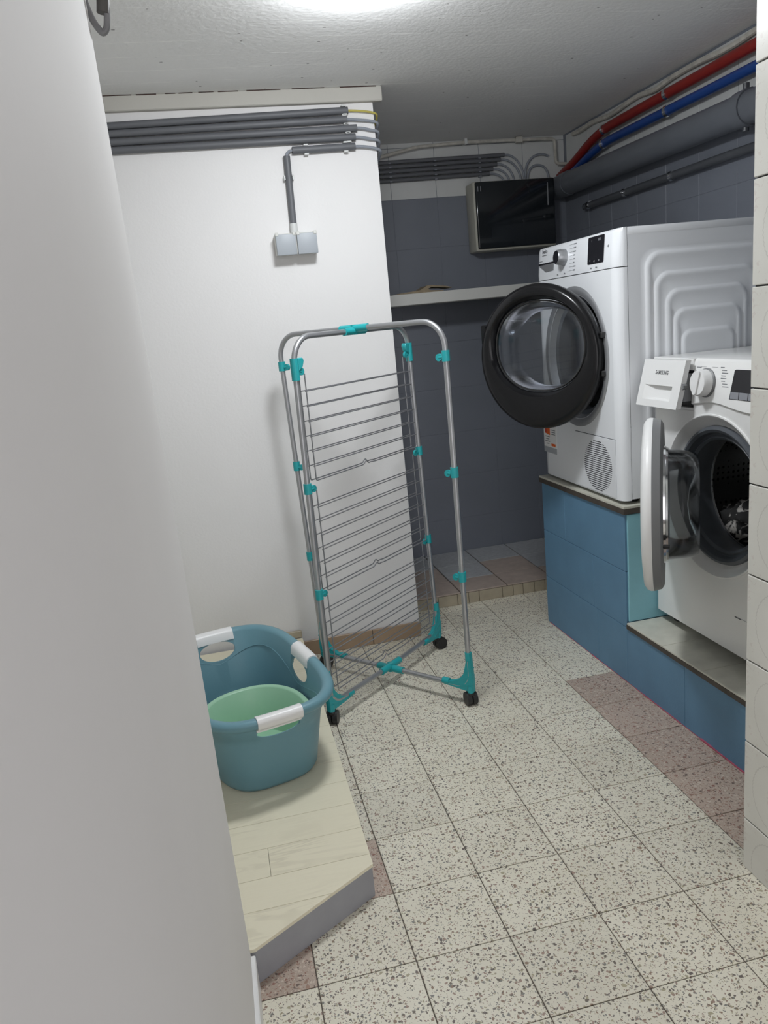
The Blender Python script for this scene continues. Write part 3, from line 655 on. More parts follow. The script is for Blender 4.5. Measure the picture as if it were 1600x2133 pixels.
# control panel with a wavy lower edge
def wav(u): return VS + 0.018 * math.exp(-((u - 0.0) / 0.10) ** 2) - 0.002 + 0.006 * (u < -0.1) * 0
us = [-HW + 0.205 + k * (HW * 2 - 0.205) / 40 for k in range(41)]
def cpz(v): return 0.006 - 0.012 * (v - VS) / (V1 - VS)
pn = MB(F)
lo = [(u, wav(u), cpz(wav(u)) - 0.004) for u in us]; lo2 = [(u, wav(u) + 0.004, cpz(wav(u)) + 0.001) for u in us]
hi = [(u, V1 - 0.010, cpz(V1 - 0.01)) for u in us]; hi2 = [(u, V1 - 0.002, cpz(V1) - 0.004) for u in us]; hi3 = [(u, V1 - 0.0005, -0.014) for u in us]; bk = [(u, wav(u), -0.013) for u in us]
pn.loft([bk, lo, lo2, hi, hi2, hi3], closed=False)
pn.add([bk[0], lo[0], lo2[0], hi[0], hi2[0], hi3[0]], [(0, 1, 2, 3, 4, 5)]); pn.add([bk[-1], lo[-1], lo2[-1], hi[-1], hi2[-1], hi3[-1]], [(0, 1, 2, 3, 4, 5)])
cpo = pn.build('control_panel', 'enamel_washer', wm, angle=40)
ul = us[0]
pb = MB(F); pb.box(-HW + 0.001, ul, V1 - 0.034, V1 - 0.001, -0.016, -0.001, 0.002, 1); pb.build('drawer_frame', 'enamel_washer', wm)
MB(F).box(-HW + 0.001, ul, VS - 0.0125, VS - 0.0045, -0.016, -0.0005, 0.001, 1).build('drawer_frame', 'enamel_washer', wm)
MB(F).box(-HW + 0.003, ul - 0.001, VS - 0.004, V1 - 0.035, -0.0158, -0.0150).build('drawer_cavity', 'black_plastic', wm, smooth=False)
tw = math.atan2(0.012, V1 - VS)
def WF(u, v, e=0.0005): return F @ Matrix.Translation((u, v, cpz(v) + e)) @ Matrix.Rotation(-tw, 4, 'X')
kd = MB(WF(-0.030, 0.787, 0)); kd.lathe([(0.040, 0.0), (0.040, 0.004), (0.036, 0.007)], 48, True, True); kd.build('dial_ring', 'rim_grey', cpo)
kd = MB(WF(-0.030, 0.787, 0)); kd.lathe([(0.0365, 0.003), (0.036, 0.026), (0.033, 0.031), (0.0, 0.032)], 48, True, False); kdo = kd.build('dial', 'satin_white', cpo)
kr = MB(WF(-0.030, 0.787, 0)); kr.T = kr.T @ Matrix.Rotation(R_(78), 4, 'Z'); kr.prism(rrect(0.034, 0.009, 0.008, 4), 0.030, 0.036, bev=0.001); kr.build('dial_grip', 'satin_white', cpo)
dsm = MB(WF(0.150, 0.790)); dsm.prism([(-0.078, -0.041), (0.11, -0.041), (0.11, 0.037), (-0.058, 0.037), (-0.064, 0.034)], 0, 0.0015); dsm.build('display', 'black_panel', cpo, smooth=False)
kk = MB(WF(0.150, 0.790, 0.0016))
for k in range(5): kk.box(-0.074 + k * 0.036, -0.041 + k * 0.036, -0.0395, -0.0215, 0, 0.0006)
kk.build('display_keys', 'key_grey', cpo, smooth=False)
pm = MB(WF(0.150, 0.790, 0.0016))
for c in range(5):
    for r in range(4): pm.box(-0.058 + c * 0.036, -0.050 + c * 0.036, -0.012 + r * 0.011, -0.010 + r * 0.011, 0, 0.0003)
pm.build('display_marks', 'print_grey', cpo, smooth=False)
pm = MB(WF(0, 0.787, 0.0005))
for k in range(12):
    v = 0.042 - k * 0.0072; uu = 0.026 + 0.004 * math.sin(k * 1.1) + 0.018 * (1 - (abs(k - 6) / 6.0)) * 0.6; w = 0.016 + 0.012 * ((k * 7) % 5) / 5
    pm.box(uu, uu + w, v, v + 0.0024, 0, 0.0003)
for k in range(9):
    v = 0.040 - k * 0.009; uu = -0.078 - 0.010 * math.sin(k / 8 * math.pi); w = 0.008 + (0.012 if k < 3 else 0)
    pm.box(uu - (0.002 if k < 3 else 0), uu + w, v, v + 0.0020, 0, 0.0003)
for k in range(2): pm.box(-0.060 + k * 0.05, -0.036 + k * 0.05, 0.0425, 0.0431, 0, 0.0003)
for k in range(4): pm.box(0.10 + k * 0.03, 0.112 + k * 0.03, -0.048, -0.0465, 0, 0.0003)
pm.box(0.135, 0.21, -0.0585, -0.057, 0, 0.0003); pm.box(0.140, 0.205, -0.064, -0.0625, 0, 0.0003)
tag(pm.build('program_print', 'print_grey', cpo, smooth=False), kind='stuff')
# filter flap outline at the bottom right
MB(F).box(0.11, 0.28, 0.148, 0.1495, 0.0, 0.0006).build('flap_gap', 'print_pale', wm, smooth=False)
MB(F).box(0.10, 0.125, 0.146, 0.1485, 0.0, 0.0007).build('flap_gap', 'slot', wm, smooth=False)
# detergent drawer, pulled out a little
PULL = 0.046
dw = MB(F); ua, ub = -HW - 0.002, ul + 0.006
va, vb = VS - 0.002, V1 - 0.004
wt = PULL - 0.020; wbm = PULL + 0.014
gl_, gr_ = ua + 0.028, ub - 0.040; gt, gb_ = va + 0.062, va + 0.020
def wz(v): return wbm + (wt - wbm) * (v - va) / (vb - va)
O = [(ua, va), (ub, va), (ub, vb), (ua, vb)]; I = [(gl_, gb_), (gr_, gb_), (gr_, gt), (gl_, gt)]
dw.add([(u, v, wz(v)) for u, v in O] + [(u, v, wz(v)) for u, v in I], [(0, 1, 5, 4), (1, 2, 6, 5), (2, 3, 7, 6), (3, 0, 4, 7)])
bi = [(gl_ + 0.045, gb_ + 0.004, wz(gb_) - 0.0145), (gr_ - 0.002, gb_ + 0.004, wz(gb_) - 0.0145), (gr_ - 0.002, gt - 0.004, wz(gt) - 0.0145), (gl_ + 0.045, gt - 0.004, wz(gt) - 0.0145)]
dw.add([(u, v, wz(v)) for u, v in I] + bi, [(0, 1, 5, 4), (1, 2, 6, 5), (2, 3, 7, 6), (3, 0, 4, 7), (4, 5, 6, 7)])
ob = [(u, v, wz(v) - 0.016) for u, v in O]
dw.add([(u, v, wz(v)) for u, v in O] + ob, [(0, 1, 5, 4), (1, 2, 6, 5), (2, 3, 7, 6), (3, 0, 4, 7), (4, 5, 6, 7)])
dro = dw.build('detergent_drawer', 'satin_white', wm, angle=30)
ty = MB(F); ty.prism([(ua + 0.012, va + 0.016), (ub - 0.028, va + 0.016), (ub - 0.022, vb - 0.040), (ua + 0.012, vb - 0.040)], -0.0145, PULL - 0.030); ty.build('drawer_tray', 'print_pale', dro, smooth=False)
MB(F).prism([(ub - 0.006, va + 0.05), (ub + 0.008, va + 0.058), (ub + 0.008, va + 0.066), (ub - 0.006, va + 0.074)], PULL - 0.018, PULL - 0.006).build('drawer_catch', 'rim_grey', dro, smooth=False)
tdr = math.atan2(wbm - wt, vb - va)
text_mesh('SAMSUNG', 0.0165, F @ Matrix.Translation(((ua + ub) / 2 + 0.0, va + 0.098, wz(va + 0.098) + 0.0005)) @ Matrix.Rotation(-tdr, 4, 'X'), 'logo', 'print_dark', dro, sx=0.82, bold=0.0002, space=1.12)
# porthole door, hinge on the left, seen edge-on
TH_W, RW_ = R_(33), 0.243
hin = Vector((0.872, 1.013, WZ + CV - 0.006))
dv_ = Vector((-math.sin(TH_W), -math.cos(TH_W), 0)); dn = Vector((-math.cos(TH_W), math.sin(TH_W), 0))
cen = hin + dv_ * (RW_ - 0.012)
DF = Matrix(((dv_.x, 0, dn.x, cen.x), (dv_.y, 0, dn.y, cen.y), (0, 1, 0, cen.z), (0, 0, 0, 1)))
d2 = MB(DF); d2.loft([circ(r, 96, 0, 0, w) for r, w in ((0.242, 0.026), (RW_, 0.034), (0.240, 0.043), (0.228, 0.051), (0.19, 0.055), (0.16, 0.053), (0.155, 0.046), (0.05, 0.050), (0.003, 0.050))], cap1=True)
wdo = tag(d2.build('door', 'satin_white', wm, angle=40), 'white outer shell of the round door')
MB(DF).loft([circ(r, 96, 0, 0, w) for r, w in ((0.160, 0.004), (0.165, 0.0), (0.225, 0.0), (0.236, 0.006), (0.2425, 0.026), (0.235, 0.028), (0.16, 0.026))]).build('door_rim', 'rim_grey', wdo, angle=40)
MB(DF).loft([circ(r, 72, 0, 0, w) for r, w in ((0.164, 0.0), (0.163, -0.006), (0.160, -0.007), (0.159, -0.012), (0.156, -0.012))]).build('bowl_flange', 'chrome', wdo, angle=25)
bw = MB(DF); bw.loft([circ(r, 72, 0, 0, w) for r, w in ((0.160, -0.004), (0.154, -0.014), (0.150, -0.05), (0.146, -0.075), (0.136, -0.090), (0.10, -0.084), (0.05, -0.066), (0.004, -0.060))], cap1=True); bw.build('glass_bowl', 'bowl_glass', wdo)
MB(DF).box(-0.19, -0.168, -0.03, 0.03, -0.012, 0.001, 0.003, 1).build('door_hinge', 'chrome', wdo)
MB(DF).box(0.160, 0.184, -0.075, -0.068, -0.016, 0.0, 0.002, 1).build('door_latch', 'black_plastic', wdo)
# laundry inside the drum
bm = bmesh.new(); bmesh.ops.create_icosphere(bm, subdivisions=4, radius=1.0)
for v in bm.verts:
    n_ = v.co.copy(); k = 1 + 0.28 * noise.noise(n_ * 2.3) + 0.14 * noise.noise(n_ * 6.0)
    v.co = Vector((n_.x * 0.08 * k, n_.y * 0.075 * k, n_.z * 0.065 * k))
me = bpy.data.meshes.new('laundry'); bm.to_mesh(me); bm.free(); me.materials.append(M('laundry')); me.polygons.foreach_set('use_smooth', [True] * len(me.polygons))
lo_ = bpy.data.objects.new('laundry_bundle', me); lo_.location = (1.085, 0.915, WZ + CV - 0.128); col.objects.link(lo_)
tag(lo_, 'dark laundry with pale blotches lying inside the washing machine drum', 'laundry')

# ------------------------------------------------------------------ drying rack
foot = {'NL': Vector((-0.210, 1.217, 0)), 'NR': Vector((0.248, 1.164, 0)), 'FR': Vector((0.279, 1.647, 0)), 'FL': Vector((-0.167, 1.659, 0))}
lean = {'NL': 0.014, 'NR': 0.0, 'FR': -0.020, 'FL': -0.027}
opp = {'NL': 'FR', 'FR': 'NL', 'NR': 'FL', 'FL': 'NR'}
rk = thing('drying_rack', (0.037, 1.42, 0), 'tall silver drying rack on wheels with turquoise joints and folded wire shelves', 'drying rack')
def pole(k, z):
    f = foot[k]; return Vector((f.x + lean[k] * z / 1.15, f.y, z))
ZT, ZB = 1.238, 0.066; rp = 0.0087
ctop = sum((pole(k, ZT) for k in foot), Vector()) / 4; cbot = sum((pole(k, ZB) for k in foot), Vector()) / 4
for k in foot:
    zt = ZT + (0.004 if k in ('NR', 'FL') else -0.004); zb = ZB + (0.004 if k in ('NL', 'FR') else -0.004)
    pts = [Vector((ctop.x, ctop.y, zt)), pole(k, zt), pole(k, zb), Vector((cbot.x, cbot.y, zb))]
    d = (pole(k, zt) - pts[0]); pts[0] = pts[0] + d.normalized() * 0.012
    d = (pole(k, zb) - pts[3]); pts[3] = pts[3] + d.normalized() * 0.012
    path = arcfillet([pts[0], pts[1], pts[2]], 0.078, 12); path2 = arcfillet([path[-2], pts[2], pts[3]], 0.05, 8)
    MB().tube(path[:-1] + path2[1:], rp, 14).build('pole', 'alu_tube', rk)
    # corner connector with gusset, then the caster
    u = (cbot - pole(k, ZB)); u.z = 0; u.normalize(); vv = Vector((-u.y, u.x, 0)); b = foot[k]
    T = Matrix(((u.x, 0, vv.x, b.x), (u.y, 0, vv.y, b.y), (0, 1, 0, 0), (0, 0, 0, 1)))
    pg = [(-0.0105, 0.188), (-0.0135, 0.10), (-0.014, 0.049), (0.013, 0.049), (0.026, 0.054), (0.10, 0.056), (0.106, 0.060), (0.104, 0.068), (0.064, 0.072), (0.036, 0.086), (0.016, 0.112), (0.006, 0.150), (0.004, 0.188)]
    cc = MB(T); cc.prism(pg, -0.0085, 0.0085, 'z', 0.002)
    cc.cyl((0.0, 0.160, 0), (0.0, 0.188, 0), 0.0112, 14); cc.cyl((0.082, 0.0665, 0), (0.108, 0.0665, 0), 0.0112, 14); cc.cyl((0, 0.046, 0), (0, 0.07, 0), 0.0115, 14)
    co = cc.build('corner_joint', 'turquoise', rk)
    for q in range(3):
        MB(T).prism([(-0.0135, 0.135 - q * 0.026), (0.012 + q * 0.012, 0.120 - q * 0.026), (0.012 + q * 0.012, 0.116 - q * 0.026), (-0.0135, 0.131 - q * 0.026)], -0.0096, 0.0096).build('rib', 'turquoise', co, smooth=False)
    ca = {'NL': 70, 'NR': 95, 'FR': 20, 'FL': 50}[k]
    C = Matrix.Translation(b) @ Matrix.Rotation(R_(ca), 4, 'Z')
    cs = MB(C); cs.cyl((0, 0, 0.036), (0, 0, 0.050), 0.006); cs.prism([(-0.012, 0.0465), (0.012, 0.0475), (0.026, 0.038), (0.030, 0.024), (0.020, 0.020), (-0.012, 0.034)], -0.0125, 0.0125, 'y', 0.003); cso = cs.build('caster', 'black_plastic', rk)
    for s in (-1, 1):
        wl = MB(C); y0, y1 = sorted((s * 0.002, s * 0.018)); wl.tube([(0.006, y0, 0.0225), (0.006, y1 if s > 0 else y0 + 0.0005, 0.0225), (0.006, y1, 0.0225)] if False else [(0.006, y0, 0.0225), (0.006, y1, 0.0225)], 0.0225, 24); wl.build('wheel', 'black_plastic', cso)
def joint(c, z, name, ln):
    mbj = MB()
    for a, b in (('NL', 'FR'), ('NR', 'FL')):
        d = (pole(b, z) - pole(a, z)); d.z = 0; d.normalize(); zz = z + (0.004 if (a == 'NR') == (name == 'top_joint') else -0.004)
        mbj.tube([Vector((c.x, c.y, zz)) - d * ln, Vector((c.x, c.y, zz)) + d * ln], 0.0122, 14)
    mbj.cyl((c.x, c.y, z - 0.016), (c.x, c.y, z + 0.016), 0.011)
    mbj.build(name, 'turquoise', rk)
joint(ctop, ZT, 'top_joint', 0.055); joint(cbot, ZB, 'base_joint', 0.055)
CZ = (1.140, 0.787, 0.449)
for k in foot:
    for q, z in enumerate(CZ):
        big = q == 0 and k in ('NL', 'FR')
        c = pole(k, z); u = (cbot - foot[k]); u.z = 0; u.normalize()
        T = Matrix.Translation(c)
        g = MB(T); g.cyl((0, 0, -0.018 if not big else -0.03), (0, 0, 0.014 if not big else 0.034), 0.0125, 16)
        vv = Vector((-u.y, u.x, 0))
        e = u * 0.024
        g.cyl(Vector((e.x, e.y, -0.006)) - vv * 0.004, Vector((e.x, e.y, -0.006)) + vv * 0.004, 0.011, 16)
        g.cyl(Vector((0, 0, -0.006)), Vector((e.x, e.y, -0.006)), 0.0055, 8)
        if big:
            g2_ = [(0.008, 0.034), (0.030, 0.034), (0.034, 0.024), (0.026, 0.006), (0.008, -0.004)]
            g.T = T @ Matrix(((u.x, 0, vv.x, 0), (u.y, 0, vv.y, 0), (0, 1, 0, 0), (0, 0, 0, 1))); g.prism(g2_, -0.009, 0.009, 'z', 0.002)
        g.build('clip', 'turquoise', rk)
# three folded shelves, two layers each, hanging between the near left and far right poles
u = (foot['FR'] - foot['NL']).normalized(); vv = Vector((-u.y, u.x, 0))
for q, zc in enumerate(CZ):
    for lay in (-1, 1):
        off = vv * (0.0115 * lay)
        zt = zc - 0.012; zf = zc - 0.064; zbm = zc - 0.335
        def E(k, z, s): return pole(k, z) + u * s + off
        A0, A1 = E('NL', zt, 0.026), E('NL', zbm, 0.030); B0, B1 = E('FR', zt, -0.026), E('FR', zbm, -0.030)
        mid = (A1 + B1) / 2 + u * (0.012 * lay); dip = Vector((0, 0, 0.012))
        path = fillet([A0, A1, mid - u * 0.028, mid - u * 0.012 + dip, mid, mid + u * 0.010 + dip * 0.2, mid + u * 0.03, B1, B0], 0.006, 3)
        po = MB().tube(path, 0.0020, 7).build('wire_shelf', 'wire', rk)
        for n_ in range(6):
            z = zf - n_ * 0.0452; s = 0.026 + 0.004 * n_ / 6
            MB().tube([E('NL', z, s - 0.004), E('FR', z, -s + 0.004)], 0.0018, 6).build('wire', 'wire', po)

# ------------------------------------------------------------------ laundry tub and basin
BC = Vector((-0.470, 1.047, PZ)); BR = R_(14)
bk = thing('laundry_tub', BC, 'large blue plastic laundry tub with white grips on the wooden platform', 'tub')
BT = Matrix.Translation(BC) @ Matrix.Rotation(BR, 4, 'Z')
NB = 128
def sup(hx, hy, z, ex=3.3, n=NB, a0=0.0, a1=2 * math.pi, full=True):
    o = []
    for k in range(n):
        a = a0 + (a1 - a0) * k / (n if full else n - 1); c, s = math.cos(a), math.sin(a)
        o.append((hx * math.copysign(abs(c) ** (2 / ex), c), hy * math.copysign(abs(s) ** (2 / ex), s), z))
    return o
HT = 0.240
def half(z):
    t = (z / HT); return 0.146 + 0.036 * t, 0.268 + 0.050 * t
lp_ = []
def L(z, d, ex=3.3): hx, hy = half(z); lp_.append(sup(hx + d, hy + d, z, ex))
L(0.004, -0.018); L(0.0, -0.012); L(0.004, -0.004); L(0.015, 0.0)
for z in (0.06, 0.11, 0.15): L(z, 0.0)
L(0.178, 0.0); L(0.182, 0.004); L(0.215, 0.005)
L(0.214, 0.022); L(0.220, 0.027); L(0.231, 0.0285); L(0.239, 0.024); L(0.2425, 0.014); L(0.240, 0.003); L(0.232, -0.003)
L(0.16, -0.0035); L(0.155, -0.0050); L(0.06, -0.0045); L(0.012, -0.008); L(0.006, -0.020)
tb = MB(BT); tb.loft(lp_, True, True)
tub = tb.build('shell', 'tub_blue', bk, angle=50)
# hand holes under the rim, cut through the wall
cut = MB(BT)
for ax in range(4):
    hx, hy = half(0.19); d = (hx, 0) if ax == 0 else (0, hy) if ax == 1 else (-hx, 0) if ax == 2 else (0, -hy)
    n = Vector((d[0], d[1], 0)).normalized(); t = Vector((-n.y, n.x, 0)); hwid = 0.058 if ax % 2 else 0.066
    pr = [(hwid * math.cos(2 * math.pi * k / 28), (0.026 if math.sin(2 * math.pi * k / 28) > 0 else (0.017 if ax == 3 else 0.034)) * math.sin(2 * math.pi * k / 28)) for k in range(28)]
    c0 = Vector((d[0], d[1], 0.186))
    cut.loft([[c0 + n * w + t * p[0] + Vector((0, 0, p[1])) for p in pr] for w in (-0.05, 0.05)], True, True)
cto = cut.build('cutter', 'tub_blue', bk)
md = tub.modifiers.new('b', 'BOOLEAN'); md.operation = 'DIFFERENCE'; md.object = cto; md.solver = 'EXACT'
dg = bpy.context.evaluated_depsgraph_get(); me = bpy.data.meshes.new_from_object(tub.evaluated_get(dg)); tub.modifiers.clear(); tub.data = me; me.name = 'shell'
me.set_sharp_from_angle(angle=R_(50)); bpy.data.objects.remove(cto)
# white grips wrapped on the rim
for ax in range(4):
    a_c = ax * math.pi / 2; NA = 24
    sp = 0.30 if ax % 2 == 0 else 0.37
    def ring(d, z):
        hx, hy = half(z); pts = sup(hx + d, hy + d, z, 3.3, 720); lim = 0.066 if ax % 2 == 0 else 0.060
        out = []
        for k in range(NA):
            w = -lim + 2 * lim * k / (NA - 1)
            # walk along the side by arc coordinate
            best = None
            for p in pts:
                if ax == 0 and p[0] > 0: e = abs(p[1] - w)
                elif ax == 2 and p[0] < 0: e = abs(p[1] + w)
                elif ax == 1 and p[1] > 0: e = abs(p[0] + w)
                elif ax == 3 and p[1] < 0: e = abs(p[0] - w)
                else: continue
                if best is None or e < best[0]: best = (e, p)
            p = best[1]
            out.append((p[0], w if ax == 0 else -w, p[2]) if ax % 2 == 0 else (-w if ax == 1 else w, p[1], p[2]))
        return out
    sec = [(-0.006, 0.212), (-0.0065, 0.234), (0.001, 0.2435), (0.014, 0.2460), (0.025, 0.2425), (0.031, 0.233), (0.0305, 0.219), (0.026, 0.2115), (0.018, 0.2095), (0.004, 0.2095), (-0.006, 0.212)]
    rows = [ring(d, z) for d, z in sec]
    MB(BT).loft([[rows[i][k] for i in range(len(sec) - 1)] for k in range(NA)], True, True).build('grip', 'satin_white', bk, angle=50)
    lip = [(0.008, 0.199), (0.013, 0.199), (0.013, 0.206), (0.008, 0.206)]
    if ax in (0, 3):
        rows = [ring(d, z) for d, z in lip]; MB(BT).loft([[rows[i][k] for i in range(4)] for k in range(NA)], True, True).build('grip_lip', 'satin_white', bk)
def inner_line(k):
    a = 2 * math.pi * k / 96; z = 0.140 + 0.048 * abs(math.sin(2 * a)) ** 0.8; hx, hy = half(z); c, s = math.cos(a), math.sin(a)
    return Vector(((hx - 0.0042) * math.copysign(abs(c) ** (2 / 3.3), c), (hy - 0.0042) * math.copysign(abs(s) ** (2 / 3.3), s), z))
MB(BT).tube([inner_line(k) for k in range(97)], 0.0013, 6).build('inner_ridge', 'tub_blue', bk)
gx = Vector((-0.446, 0.953, PZ + 0.0065))
gn = thing('washbasin', gx, 'pale green plastic basin standing inside the blue laundry tub', 'basin')
GT = Matrix.Translation(gx) @ Matrix.Rotation(BR, 4, 'Z')
gl2 = []
for (a, b, z) in ((0.095, 0.125, 0.002), (0.10, 0.13, 0.0), (0.108, 0.138, 0.004), (0.118, 0.148, 0.04), (0.138, 0.168, 0.115), (0.150, 0.180, 0.124), (0.152, 0.182, 0.128), (0.150, 0.180, 0.131), (0.140, 0.170, 0.131), (0.136, 0.166, 0.127), (0.116, 0.146, 0.04), (0.104, 0.134, 0.006), (0.09, 0.12, 0.005)):
    gl2.append(sup(a, b, z, 2.3, 96))
MB(GT).loft(gl2, True, True).build('bowl', 'basin_green', gn, angle=50)

# ------------------------------------------------------------------ wall fittings on the white wall
YC = YW - 0.0125
cond = [(-0.640, 1.958, 0.152, 1.974), (-0.645, 1.934, 0.146, 1.946), (-0.648, 1.908, 0.178, 1.917), (-0.652, 1.883, 0.170, 1.888)]
names = ['topmost', 'second', 'third', 'fourth']
def clipp(parent, c, d, r, name='clip'):
    n = Vector((0, -1, 0)); z = d.cross(n).normalized()
    T = Matrix(((d.x, 0, z.x, c.x), (d.y, -1, z.y, c.y), (d.z, 0, z.z, c.z), (0, 0, 0, 1)))
    g = MB(T); g.box(-0.008, 0.008, -0.012, 0.0085, r, r + 0.006, 0.0015, 1); g.box(-0.008, 0.008, -0.012, 0.0085, -r - 0.006, -r, 0.0015, 1); g.box(-0.008, 0.008, -0.0125, -0.0095, -r - 0.004, r + 0.004)
    return g.build(name, 'clip_white', parent)
rc = 0.0118
for k, (x0, z0, x1, z1) in enumerate(cond):
    dz = (z1 - z0) / (x1 - x0); xs_ = -1.61; a = Vector((xs_, YC, z0 + dz * (xs_ - x0))); b = Vector((x1, YC, z1))
    o = thing('conduit', (x1, YC, z1), 'dark grey conduit along the white wall, %s from the ceiling%s' % (names[k], ', yellow cable leaving it' if k == 0 else ''), 'conduit', 'conduits on the white wall')
    MB().cyl(a, b, rc, 16).build('pipe', 'conduit', o)
    d = (b - a).normalized(); clipp(o, a + d * ((0.137 + 0.003 * k) - a.x) / d.x, d, rc)
    cc = [Vector((x1 - 0.02, YC, z1)), Vector((x1 + 0.02, YC, z1 - 0.001)), Vector((XB - 0.02, YC + 0.002, z1 - 0.006 - 0.001 * k)), Vector((XB + 0.012, YC + 0.004, z1 - 0.013)), Vector((XB + 0.014, YW + 0.03, z1 - 0.03)), Vector((XB + 0.012, YW + 0.16, z1 - 0.05))]
    MB().tube(fillet(cc, 0.03, 5), 0.0036 if k == 0 else 0.005, 8).build('cable', 'cable_yellow' if k == 0 else 'cable_grey', o)
o = thing('conduit', (0.166, YC, 1.856), 'short dark grey conduit below the long ones on the white wall', 'conduit', 'conduits on the white wall')
MB().cyl((-0.056, YC, 1.855), (0.166, YC, 1.858), rc + 0.0006, 16).build('pipe', 'conduit', o)
clipp(o, Vector((-0.008, YC, 1.8555)), Vector((1, 0, 0.01)).normalized(), rc); clipp(o, Vector((0.132, YC, 1.8575)), Vector((1, 0, 0.01)).normalized(), rc)
MB().tube(fillet([(0.15, YC, 1.858), (0.19, YC, 1.857), (XB - 0.02, YC, 1.852), (XB + 0.014, YC + 0.004, 1.843), (XB + 0.016, YW + 0.03, 1.83), (XB + 0.012, YW + 0.15, 1.80)], 0.03, 5), 0.005, 8).build('cable', 'cable_grey', o)
o2 = thing('conduit', (-0.081, YC, 1.60), 'upright dark grey conduit running down to the double socket', 'conduit')
MB().cyl((-0.0775, YC, 1.838), (-0.081, YC, 1.61), rc, 16).build('pipe', 'conduit', o2)
clipp(o2, Vector((-0.0785, YC, 1.768)), Vector((0, 0, 1)), rc)
MB().cyl((-0.0808, YC, 1.618), (-0.0813, YC, 1.5855), 0.0135, 18).build('end_sleeve', 'clip_white', o2)
MB().tube(fillet([(-0.0775, YC, 1.82), (-0.077, YC, 1.846), (-0.062, YC, 1.8555), (-0.03, YC, 1.8555)], 0.012, 6), 0.005, 8).build('cable', 'cable_grey', o2)
sb = thing('double_socket', (-0.0815, YW, 1.547), 'surface mounted double socket with two grey flaps on the white wall', 'socket')
MB().box(-0.155, -0.008, YW - 0.046, YW - 0.0005, 1.513, 1.5835, 0.004, 2).build('housing', 'socket_body', sb)
for x0, x1 in ((-0.1535, -0.0835), (-0.0795, -0.0095)):
    MB().box(x0, x1, YW - 0.056, YW - 0.045, 1.5105, 1.580, 0.003, 2).build('flap', 'socket_flap', sb)
    for xx in (x0 + 0.005, x1 - 0.005): MB().box(xx - 0.0055, xx + 0.0055, YW - 0.0575, YW - 0.044, 1.5745, 1.586, 0.001, 1).build('flap_hinge', 'socket_body', sb)
# grey loop near the camera
lo2 = thing('hanging_loop', (-0.523, 0.231, 1.75), 'grey cable loop hanging at the top corner of the near left wall', 'cable')
lpth = [(-0.541, 0.236, 1.800), (-0.538, 0.236, 1.745), (-0.5295, 0.237, 1.713), (-0.5185, 0.238, 1.697), (-0.512, 0.238, 1.703), (-0.507, 0.237, 1.725), (-0.509, 0.236, 1.760), (-0.513, 0.235, 1.800)]
MB().tube(fillet(lpth, 0.012, 4), 0.0048, 10).build('cable', 'loop_grey', lo2)
MB().tube(fillet([(-0.505, 0.236, 1.800), (-0.510, 0.236, 1.745), (-0.5125, 0.236, 1.729), (-0.5135, 0.236, 1.7235)], 0.01, 4), 0.009, 12, True).build('plug', 'loop_dark', lo2)

# ------------------------------------------------------------------ alcove fittings
zc0 = [1.888, 1.908, 1.928, 1.948, 1.968]; xe = [0.985, 1.004, 1.025, 1.045, 1.065]
YA = YB - 0.006 - 0.011
nm = ['lowest', 'second lowest', 'middle', 'second highest', 'highest']
drop = [1.056, 1.082, 1.106, 1.142, 1.16]
for k in range(5):
    o = thing('alcove_conduit', (xe[k], YA, zc0[k]), '%s of the five dark conduits on the alcove wall above the fuse box' % nm[k], 'conduit', 'conduits in the alcove')
    MB().cyl((XB + 0.003, YA, zc0[k] - 0.004), (xe[k], YA, zc0[k] + 0.004), 0.0088, 14).build('pipe', 'conduit', o)
    for x in (0.50, 0.718, 0.937):
        MB().box(x - 0.006, x + 0.006, YA - 0.011, YA + 0.0105, zc0[k] - 0.0085, zc0[k] - 0.0075 + 0.004, 0.001, 1).build('clip', 'cable_grey', o)
    zt = zc0[k] + 0.004; xd = drop[k]
    pts = [Vector((xe[k] - 0.01, YA, zt))] + [Vector((xe[k] + (xd - xe[k]) * math.sin(R_(a)), YA - 0.004, 1.846 + (zt - 1.846) * math.cos(R_(a)))) for a in range(10, 91, 10)]
    MB().tube(pts, 0.005, 8).build('cable', 'cable_grey', o)
for k, (xa, za, xb) in enumerate(((1.165, 1.965, 1.335), (1.178, 1.918, 1.285))):
    o = thing('looped_cable', ((xa + xb) / 2, YA, 1.846), '%s grey cable arching over the right half of the fuse box' % ('outer' if k == 0 else 'inner'), 'cable', 'arched cables over the fuse box')
    hw = (xb - xa) / 2; pts = [Vector((xa + hw - hw * math.cos(R_(a)), YA, 1.846 + (za - 1.846) * math.sin(R_(a)) ** 0.7)) for a in range(0, 181 if k else 125, 9)]
    MB().tube(pts, 0.0055, 8).build('sheath', 'cable_grey', o)
fb = thing('fuse_box', (1.06, YB, 1.537), 'flat cream fuse box with a dark smoked lid in the alcove corner', 'fuse box')
MB().box(0.862, 1.270, YB - 0.112, YB - 0.0065, 1.536, 1.845, 0.008, 2).build('housing', 'fuse_cream', fb)
fo = MB().box(0.872, 1.266, YB - 0.122, YB - 0.108, 1.545, 1.842, 0.007, 3).build('lid', 'fuse_lid', fb)
for x in (0.884, 0.897): MB().box(x - 0.0015, x + 0.0015, YB - 0.124, YB - 0.121, 1.80, 1.822).build('lid_rib', 'silver', fo, smooth=False)
MB().box(1.228, 1.232, YB - 0.124, YB - 0.121, 1.72, 1.822).build('lid_rib', 'silver', fo, smooth=False)
